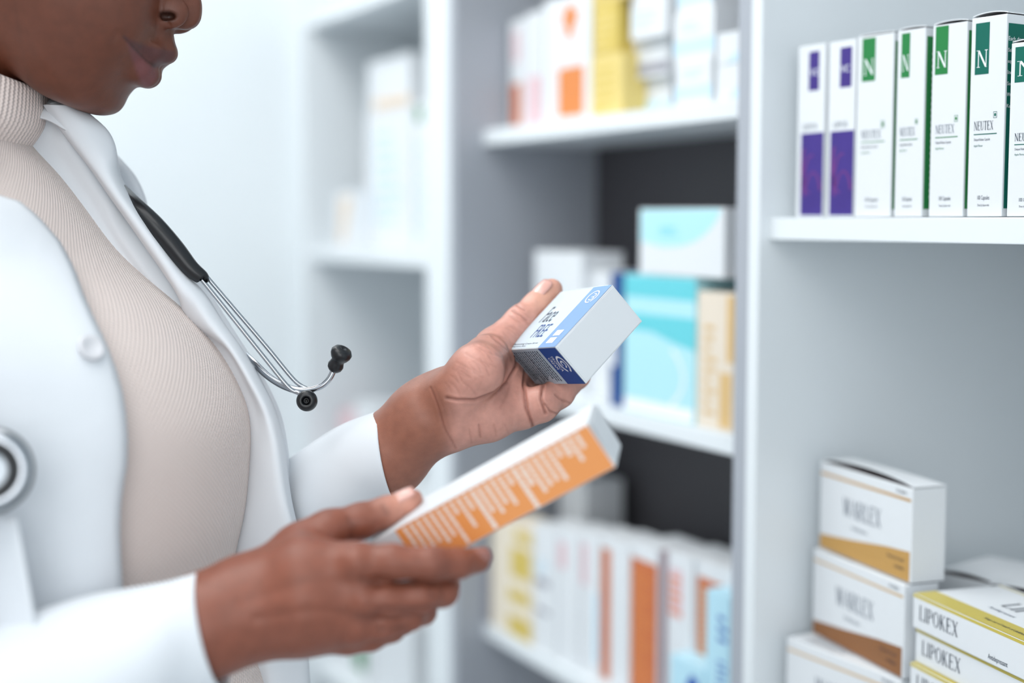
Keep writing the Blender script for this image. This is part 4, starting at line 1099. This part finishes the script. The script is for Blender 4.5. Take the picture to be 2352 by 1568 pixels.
cn2 = Lp(960, 990, .905) - Lp(905, 1045, .925); cn2 = np.array([195., -12., 35.]); cn2 /= np.linalg.norm(cn2)
sleeve('coat_sleeve', [(-60, 480, 1.04, 230), (100, 900, 1.08, 205), (300, 1300, 1.06, 200), (480, 1340, 1.02, 165), (640, 1220, .972, 135), (770, 1130, .940, 122), (850, 1072, .926, 112), (894, 1049, .919, 110)], cn2, 9, coat, m=100, wob=.0022)
# side pocket edge
patch('coat_pocket', [[(-200, 1180, .747), (-60, 1186, .725), (38, 1190, .712)], [(-200, 1300, .745), (-50, 1300, .722), (58, 1300, .708)], [(-200, 1430, .743), (-40, 1430, .718), (80, 1430, .706)], [(-200, 1600, .743), (-30, 1600, .716), (96, 1600, .706)]], COT, coat, 20, 20, .0016)
# buttons
BTN = mat('pearl_button', rgb(216, 216, 220), .5)
def button(px_, py_, R_, parent):
    # lies on the near front panel: find the panel point under this picture position
    G = np.array(NEARROWS); qx, qy, _ = proj(G); i, j = np.unravel_index(np.argmin(np.hypot(qx - px_, qy - py_)), qx.shape)
    p = G[i, j]; t1 = G[i, min(j + 2, G.shape[1] - 1)] - G[i, max(j - 2, 0)]; t2 = G[min(i + 2, G.shape[0] - 1), j] - G[i - 2, j]
    nn = np.cross(t1, t2); nn /= np.linalg.norm(nn)
    if nn[1] > 0: nn = -nn
    t1 /= np.linalg.norm(t1); t2 = np.cross(nn, t1)
    prof_ = [(0, .0016), (.35, .0016), (.5, .0022), (.8, .0030), (.95, .0028), (1, .0016), (.95, .0004), (0, .0004)]
    v, f = [], []; n = 28
    for r, h in prof_:
        for k in range(n): v.append(p + nn * (h + .0012) + (t1 * math.cos(2 * math.pi * k / n) + t2 * math.sin(2 * math.pi * k / n)) * R_ * r)
    for a in range(len(prof_) - 1):
        for k in range(n): f.append((a * n + k, a * n + (k + 1) % n, (a + 1) * n + (k + 1) % n, (a + 1) * n + k))
    o = mesh_obj('coat_button', v, f, BTN, parent, smooth=True)
    v2, f2 = [], []
    for (a, b) in ((-.18, -.18), (.18, -.18), (.18, .18), (-.18, .18)):
        k0 = len(v2)
        for k in range(8): v2.append(p + nn * .0031 + t1 * (a * R_ + .09 * R_ * math.cos(k * .785)) + t2 * (b * R_ + .09 * R_ * math.sin(k * .785)))
        f2.append(tuple(range(k0, k0 + 8)))
    return o
button(205, 800, .0078, coat); button(268, 1262, .0078, coat)

# nails on the fingers
tipP = HL['thumb'][-1][0]; al = tipP - HL['thumb'][-2][0]
nail(Lp(1251, 682, .9575), Lp(1268, 664, .962) - Lp(1222, 714, .951), np.array([-.42, -.6, .68]), .0160, .0120, body, r=31 * .957 / F)
al = Lp(948, 1146, .791) - Lp(885, 1176, .787)
nail(Lp(930, 1154, .7897), al, np.array([-.2, -.4, .9]), .0140, .0108, body, r=27.5 * .79 / F)
nail(Lp(1110, 1274, .7540), Lp(1098, 1286, .759) - Lp(1050, 1296, .750), np.array([.45, -.75, .45]), .011, .009, body).data.materials[0] = mat('index_nail', rgb(150, 104, 96), .4)

# ------------------------------------------------------------------ stethoscope hung round the neck
RUB = mat('black_rubber', rgb(14, 17, 22), .38, coat=.1); STE = mat('polished_steel', rgb(176, 180, 186), .2, metal=1); STE2 = mat('steel_rim', rgb(120, 124, 130), .25, metal=1)
DIA = mat('diaphragm', rgb(150, 156, 162), .2, metal=.6)
st = empty('stethoscope'); st.matrix_world = FIG
tag(st, 'black and steel stethoscope hanging round the neck over the white coat', 'stethoscope')
def tube(name, pts, m, parent, n=16, seg=60, cap=True, flat=1.0):
    P = np.array([list(Lp(a, b, d)) + [r * d / F] for a, b, d, r in pts]); P = catmull(P, seg); G = []
    up = None
    for i in range(seg):
        t_ = P[min(i + 1, seg - 1), :3] - P[max(i - 1, 0), :3]; t_ /= np.linalg.norm(t_)
        if up is None: up = np.cross(t_, [0.1, 1, 0.2])
        e1 = up - t_ * (up @ t_); e1 /= np.linalg.norm(e1); up = e1; e2 = np.cross(t_, e1)
        G.append([P[i, :3] + P[i, 3] * (e1 * math.cos(a) + e2 * math.sin(a) * flat) for a in np.linspace(0, 2 * math.pi, n + 1)])
    if cap:
        G = [np.tile(P[0, :3], (n + 1, 1))] + G + [np.tile(P[-1, :3], (n + 1, 1))]
    return grid_obj(name, G, m, parent, close=True)
DS = .897
tube('tubing', [(170, 330, .96, 15), (230, 390, .955, 15), (270, 428, .935, 15), (308, 470, .905, 20), (352, 516, .898, 24), (400, 570, .896, 23), (436, 614, .896, 20), (462, 636, DS, 17), (465, 640, DS, 14)], RUB, st)
tube('tubing', [(170, 330, .93, 15), (100, 240, .99, 15), (-60, 150, 1.0, 15), (-220, 160, .93, 15), (-250, 330, .80, 16), (-190, 560, .735, 17), (-130, 800, .718, 17), (-90, 960, .710, 17), (-60, 1030, .708, 17)], RUB, st, seg=90)
tube('ear_tube', [(462, 640, DS, 5.0), (520, 712, DS, 5.0), (600, 812, DS, 5.0), (660, 886, DS, 5.0), (685, 902, DS, 5.5), (700, 912, .893, 6)], STE, st)
tube('ear_tube', [(472, 632, DS + .004, 5.0), (530, 700, DS + .004, 5.0), (612, 796, DS + .004, 5.0), (675, 872, DS + .004, 5.0), (705, 893, DS + .003, 5.0)], STE, st)
tube('ear_tube', [(560, 808, .93, 6), (583, 830, .915, 6.5), (618, 864, .905, 7), (660, 888, .90, 7), (700, 896, .898, 7), (735, 888, .897, 7), (756, 870, .897, 7), (768, 845, .897, 7), (770, 838, .897, 7)], STE, st)
tube('headset_spring', [(575, 822, .932, 4), (600, 855, .918, 4.5), (640, 884, .908, 4.5), (680, 900, .90, 4.5), (700, 902, .898, 4)], STE2, st)
def lathe(name, c, axis, prof_, m, parent, n=36):
    axis = axis / np.linalg.norm(axis); e1 = np.cross(axis, [.2, .3, 1]); e1 /= np.linalg.norm(e1); e2 = np.cross(axis, e1)
    G = [[c + axis * h + r * (e1 * math.cos(a) + e2 * math.sin(a)) for a in np.linspace(0, 2 * math.pi, n + 1)] for r, h in prof_]
    return grid_obj(name, G, m, parent, close=True)
s_ = .897 / F
ax1 = Lp(790, 800, .89) - Lp(764, 856, .897)
lathe('ear_tip', Lp(766, 850, .897), ax1, [(0, -2 * s_), (12 * s_, 0), (17 * s_, 6 * s_), (18.5 * s_, 14 * s_), (16 * s_, 22 * s_), (15 * s_, 28 * s_), (20 * s_, 34 * s_), (24 * s_, 42 * s_), (25 * s_, 50 * s_), (20 * s_, 58 * s_), (10 * s_, 62 * s_), (5 * s_, 60 * s_), (0, 57 * s_)], RUB, st)
ax2 = np.array([0, -1, .12])
lathe('ear_tip', Lp(707, 920, .897), ax2, [(9 * s_, -12 * s_), (16 * s_, -6 * s_), (22 * s_, 4 * s_), (24.5 * s_, 14 * s_), (23 * s_, 23 * s_), (18 * s_, 29 * s_), (12 * s_, 31 * s_), (9.5 * s_, 29 * s_), (9 * s_, 22 * s_), (7 * s_, 20 * s_), (0, 20 * s_)], RUB, st)
lathe('ear_tip_bore', Lp(707, 920, .897), ax2, [(6 * s_, 18 * s_), (6.5 * s_, 24 * s_), (4.5 * s_, 24.5 * s_), (3.5 * s_, 20.6 * s_), (0, 20.5 * s_)], mat('dark_bore', rgb(10, 12, 16), .3), st)
k_ = .705 / F
cc_ = Lp(-24, 1081, .706); axc = np.array([.18, -.95, .2])
cp_ = empty('chest_piece'); cp_.parent = st
lathe('steel_body', cc_, axc, [(0, -22 * k_), (40 * k_, -20 * k_), (70 * k_, -8 * k_), (92 * k_, -2 * k_), (97 * k_, 3 * k_), (96 * k_, 8 * k_), (92 * k_, 12 * k_), (78 * k_, 16 * k_), (66 * k_, 17 * k_), (60 * k_, 14 * k_)], STE, cp_)
lathe('rubber_ring', cc_, axc, [(68 * k_, 12 * k_), (70 * k_, 19 * k_), (62 * k_, 25 * k_), (50 * k_, 23 * k_), (42 * k_, 17 * k_)], RUB, cp_)
lathe('rim', cc_, axc, [(94 * k_, -3 * k_), (99 * k_, 0), (100 * k_, 4 * k_), (98 * k_, 9 * k_), (94 * k_, 11 * k_)], RUB, cp_)
lathe('diaphragm', cc_, axc, [(46 * k_, 17 * k_), (30 * k_, 19 * k_), (0, 20 * k_)], DIA, cp_)

# ------------------------------------------------------------------ the two held cartons
def held(name, label, grp, O, ex, ey, ez, c, extra=None):
    """ex along front, ey into depth, ez up: picture vectors (dx, dy, ddepth_px) at depth d"""
    px0, py0, d = O; s = d / F
    def vec(t): return RV * (t[0] * s) - UV_ * (t[1] * s) + FV * (t[2] * s)
    X = vec(ex).normalized(); Z = vec(ez); Z = (Z - X * Z.dot(X)).normalized(); Y = Z.cross(X)
    if Y.dot(vec(ey)) < 0: raise ValueError('handed')
    o = empty(name); P = W(px0, py0, d)
    o.matrix_world = Matrix(((X.x, Y.x, Z.x, P.x), (X.y, Y.y, Z.y, P.y), (X.z, Y.z, Z.z, P.z), (0, 0, 0, 1)))
    tag(o, label, 'box', grp)
    c.build('carton_body', o)
    if extra: extra(o, c)
    return o
# cream carton in the far hand. origin P4; front = e3 x e1 face seen as light blue: x = -e3 direction
s2 = .868 / F
e1, e2, e3 = (137, -146, 72.8), (73, 85, 33), (-113, 8, 228.7)
def ln(e): return math.sqrt(sum(q * q for q in e)) * s2
PBL = mat('pale_blue_card', rgb(198, 216, 226), .35, coat=.2); STB = mat('strip_blue', rgb(108, 150, 204), .35, coat=.2); NVY = mat('navy_card', rgb(14, 70, 142), .5, spec=.2); GRYB = mat('grey_blue_card', rgb(176, 196, 210), .4)
TXT = mat('script_ink', rgb(34, 50, 76), .5); TXB = mat('free_ink', rgb(30, 72, 138), .5)
W2, H2, T2 = ln(e3), ln(e1), ln(e2)
# x runs from the far left corner (P1) to the near edge (P4); z along e1; depth y = e2
c2 = Carton(W2, T2, H2, bev=.0004)
c2.rect('front', .0004, .0004, W2 - .0004, H2 - .0004, PBL)
c2.rect('front', W2 * .66, .0002, W2 - .0002, H2 - .0002, STB, 2)
c2.draw('front', sans('Face', H2 * .27, W2 * .24, .08), W2 * .15, H2 * .45, TXT, 2)
c2.draw('front', sans('FREE', H2 * .22, W2 * .25), W2 * .27, H2 * .19, TXB, 2)
c2.draw('front', sans('Moisturising Cream 50 ml', H2 * .024, W2 * .5), W2 * .06, H2 * .075, TXT, 2)
c2.draw('front', sans('Fragrance free', H2 * .02, W2 * .3), W2 * .06, H2 * .04, TXT, 2)
c2.rect('front', W2 * .74, H2 * .07, W2 * .87, H2 * .16, WINK, 3); c2.rect('front', W2 * .74, H2 * .19, W2 * .87, H2 * .28, WINK, 3)
def emblem(face, u, v, ru, rv, m, layer):
    c2.draw(face, [[(a * 1, b) for a, b in p] for p in arc(0, 0, ru, rv, -60, 290, ru * .2, rv * .16, 22)], u, v, m, layer)
    c2.draw(face, arc(0, 0, ru * .42, rv * .3, -120, 120, ru * .2, rv * .12, 10), u + ru * .1, v + rv * .22, m, layer)
    c2.draw(face, arc(0, 0, ru * .42, rv * .3, -160, 90, ru * .2, rv * .12, 10), u + ru * .1, v - rv * .3, m, layer)
emblem('front', W2 * .82, H2 * .82, W2 * .085, H2 * .095, WINK, 3)
# underside: its own map: u along x, v along depth
def bmap(self_map):
    def f(face, u, v, e):
        if face == 'bottom': return (u, v, -e)
        return self_map(face, u, v, e)
    return f
c2.map = bmap(c2.map)
c2.rect('bottom', .0004, .0004, W2 - .0004, T2 - .0004, GRYB)
c2.rect('bottom', W2 * .66, .0002, W2 - .0002, T2 - .0002, NVY, 2)
rn = random.Random(5)
for k in range(13):
    u0 = W2 * (.07 + .043 * k); x = T2 * .07; end = T2 * rn.uniform(.7, .96)
    while x < end:
        wd = T2 * rn.uniform(.02, .07); c2.rect('bottom', u0, x, u0 + W2 * (.022 if k in (1, 6) else .015), min(x + wd, T2 * .96), TXT, 3); x += wd + T2 * .013
def rot_text(polys, u, v, m, layer):      # reading along the depth, letters' tops towards the near edge
    for p in polys: c2.poly('bottom', [(u + b, v + a) for a, b in p], m, layer)
rot_text(sans('TROPICA', W2 * .045, T2 * .42), W2 * .765, T2 * .22, WINK, 3)
rot_text(sans('CREAM', W2 * .045, T2 * .32), W2 * .70, T2 * .26, WINK, 3)
for p in arc(0, 0, T2 * .2, W2 * .07, 20, 340, T2 * .05, W2 * .016, 20) + arc(0, 0, T2 * .08, W2 * .03, 0, 300, T2 * .04, W2 * .012, 12): c2.poly('bottom', [(W2 * .9 + b, T2 * .45 + a) for a, b in p], WINK, 3)
P1 = (1275 - 113, 797 + 8)
d4 = .868
def rightflap(o, c):
    v = [(c.W + .0003, .001, .001), (c.W + .0003, c.T - .001, .001), (c.W + .0009, c.T - .001, c.H * .98), (c.W + .0009, .001, c.H * .98)]
    fl = mesh_obj('closing_panel', v, [(0, 1, 2, 3)], [CARD], o); m = fl.modifiers.new('s', 'SOLIDIFY'); m.thickness = .0004
    v = [(c.W * .3, -.0001, c.H + .0004), (c.W * .92, -.0001, c.H + .0004), (c.W * .88, c.T * .5, c.H + .0012), (c.W * .34, c.T * .5, c.H + .0012)]
    fl = mesh_obj('tuck_flap', v, [(0, 1, 2, 3)], [CARD], o); m = fl.modifiers.new('s', 'SOLIDIFY'); m.thickness = .0004
Pn = W(1275, 797, d4)
def vecw(t, s): return RV * (t[0] * s) - UV_ * (t[1] * s) + FV * (t[2] * s)
X = -vecw(e3, s2).normalized(); Z = vecw(e1, s2); Z = (Z - X * Z.dot(X)).normalized(); Y = Z.cross(X)
print('handed', Y.dot(vecw(e2, s2).normalized()))
O2 = Pn - X * W2
box2 = empty('cream_carton'); box2.matrix_world = Matrix(((X.x, Y.x, Z.x, O2.x), (X.y, Y.y, Z.y, O2.y), (X.z, Y.z, Z.z, O2.z), (0, 0, 0, 1)))
tag(box2, 'small pale blue and white carton held up in the far hand', 'box', 'held cartons')
c2.build('carton_body', box2); rightflap(box2, c2)

# orange carton in the near hand
s3 = .757 / F
Lv, Hv, Tv = (435, -253, -162), (65, 98, 21.5), (20, -38, 113)
OR1 = mat('orange_card', rgb(242, 158, 90), .4, coat=.2); WT = mat('white_print', rgb(248, 236, 226), .5)
def l3(e): return math.sqrt(sum(q * q for q in e)) * (.775 / F)
Lx, Hx, Tx = l3(Lv) * 1.13, l3(Hv), l3(Tv)
c3 = Carton(Lx, Tx, Hx, bev=.0006)
x0 = Lx * .115
c3.rect('front', x0, .0006, Lx - .0006, Hx - .0008, OR1)
c3.rect('bottom', x0, 0, Lx - .0006, Tx * .98, OR1)
rn = random.Random(11)
n = 26
for k in range(n):
    u = x0 + (Lx - x0) * (.035 + .925 * k / n); ll = rn.choice([.5, .62, .72, .78, .8, .3, .66])
    if k in (7, 15, 22): ll = .2
    if k in (6, 16): ll = .9
    x = 0; wd_ = (Lx - x0) / n * (.55 if k in (10, 16, 17, 23) else .42)
    while x < Hx * ll * .95:
        w__ = Hx * rn.uniform(.05, .13); c3.rect('front', u, Hx * .93 - x - w__, u + wd_, Hx * .93 - x, WT, 2); x += w__ + Hx * .014
X = vecw(Lv, 1).normalized(); Z = -vecw(Hv, 1); Z = (Z - X * Z.dot(X)).normalized(); Y = Z.cross(X)
print('handed3', Y.dot(vecw(Tv, 1).normalized()))
TLp = W(905, 1215, .775)                       # top left corner of the orange panel
O3 = TLp - X * x0 - Z * Hx
box3 = empty('tablet_carton'); box3.matrix_world = Matrix(((X.x, Y.x, Z.x, O3.x), (X.y, Y.y, Z.y, O3.y), (X.z, Y.z, Z.z, O3.z), (0, 0, 0, 1)))
tag(box3, 'long orange and white carton held in the near hand', 'box', 'held cartons')
c3.build('carton_body', box3)
v = [(Lx + .0004, .0008, .0008), (Lx + .0004, Tx - .001, .0008), (Lx + .0012, Tx - .001, Hx * .5), (Lx + .0016, Tx - .001, Hx * .97), (Lx + .0016, .0008, Hx * .97), (Lx + .0012, .0008, Hx * .5)]
fl = mesh_obj('end_flap', v, [(0, 1, 2, 5), (5, 2, 3, 4)], [CARD], box3); m = fl.modifiers.new('s', 'SOLIDIFY'); m.thickness = .0005
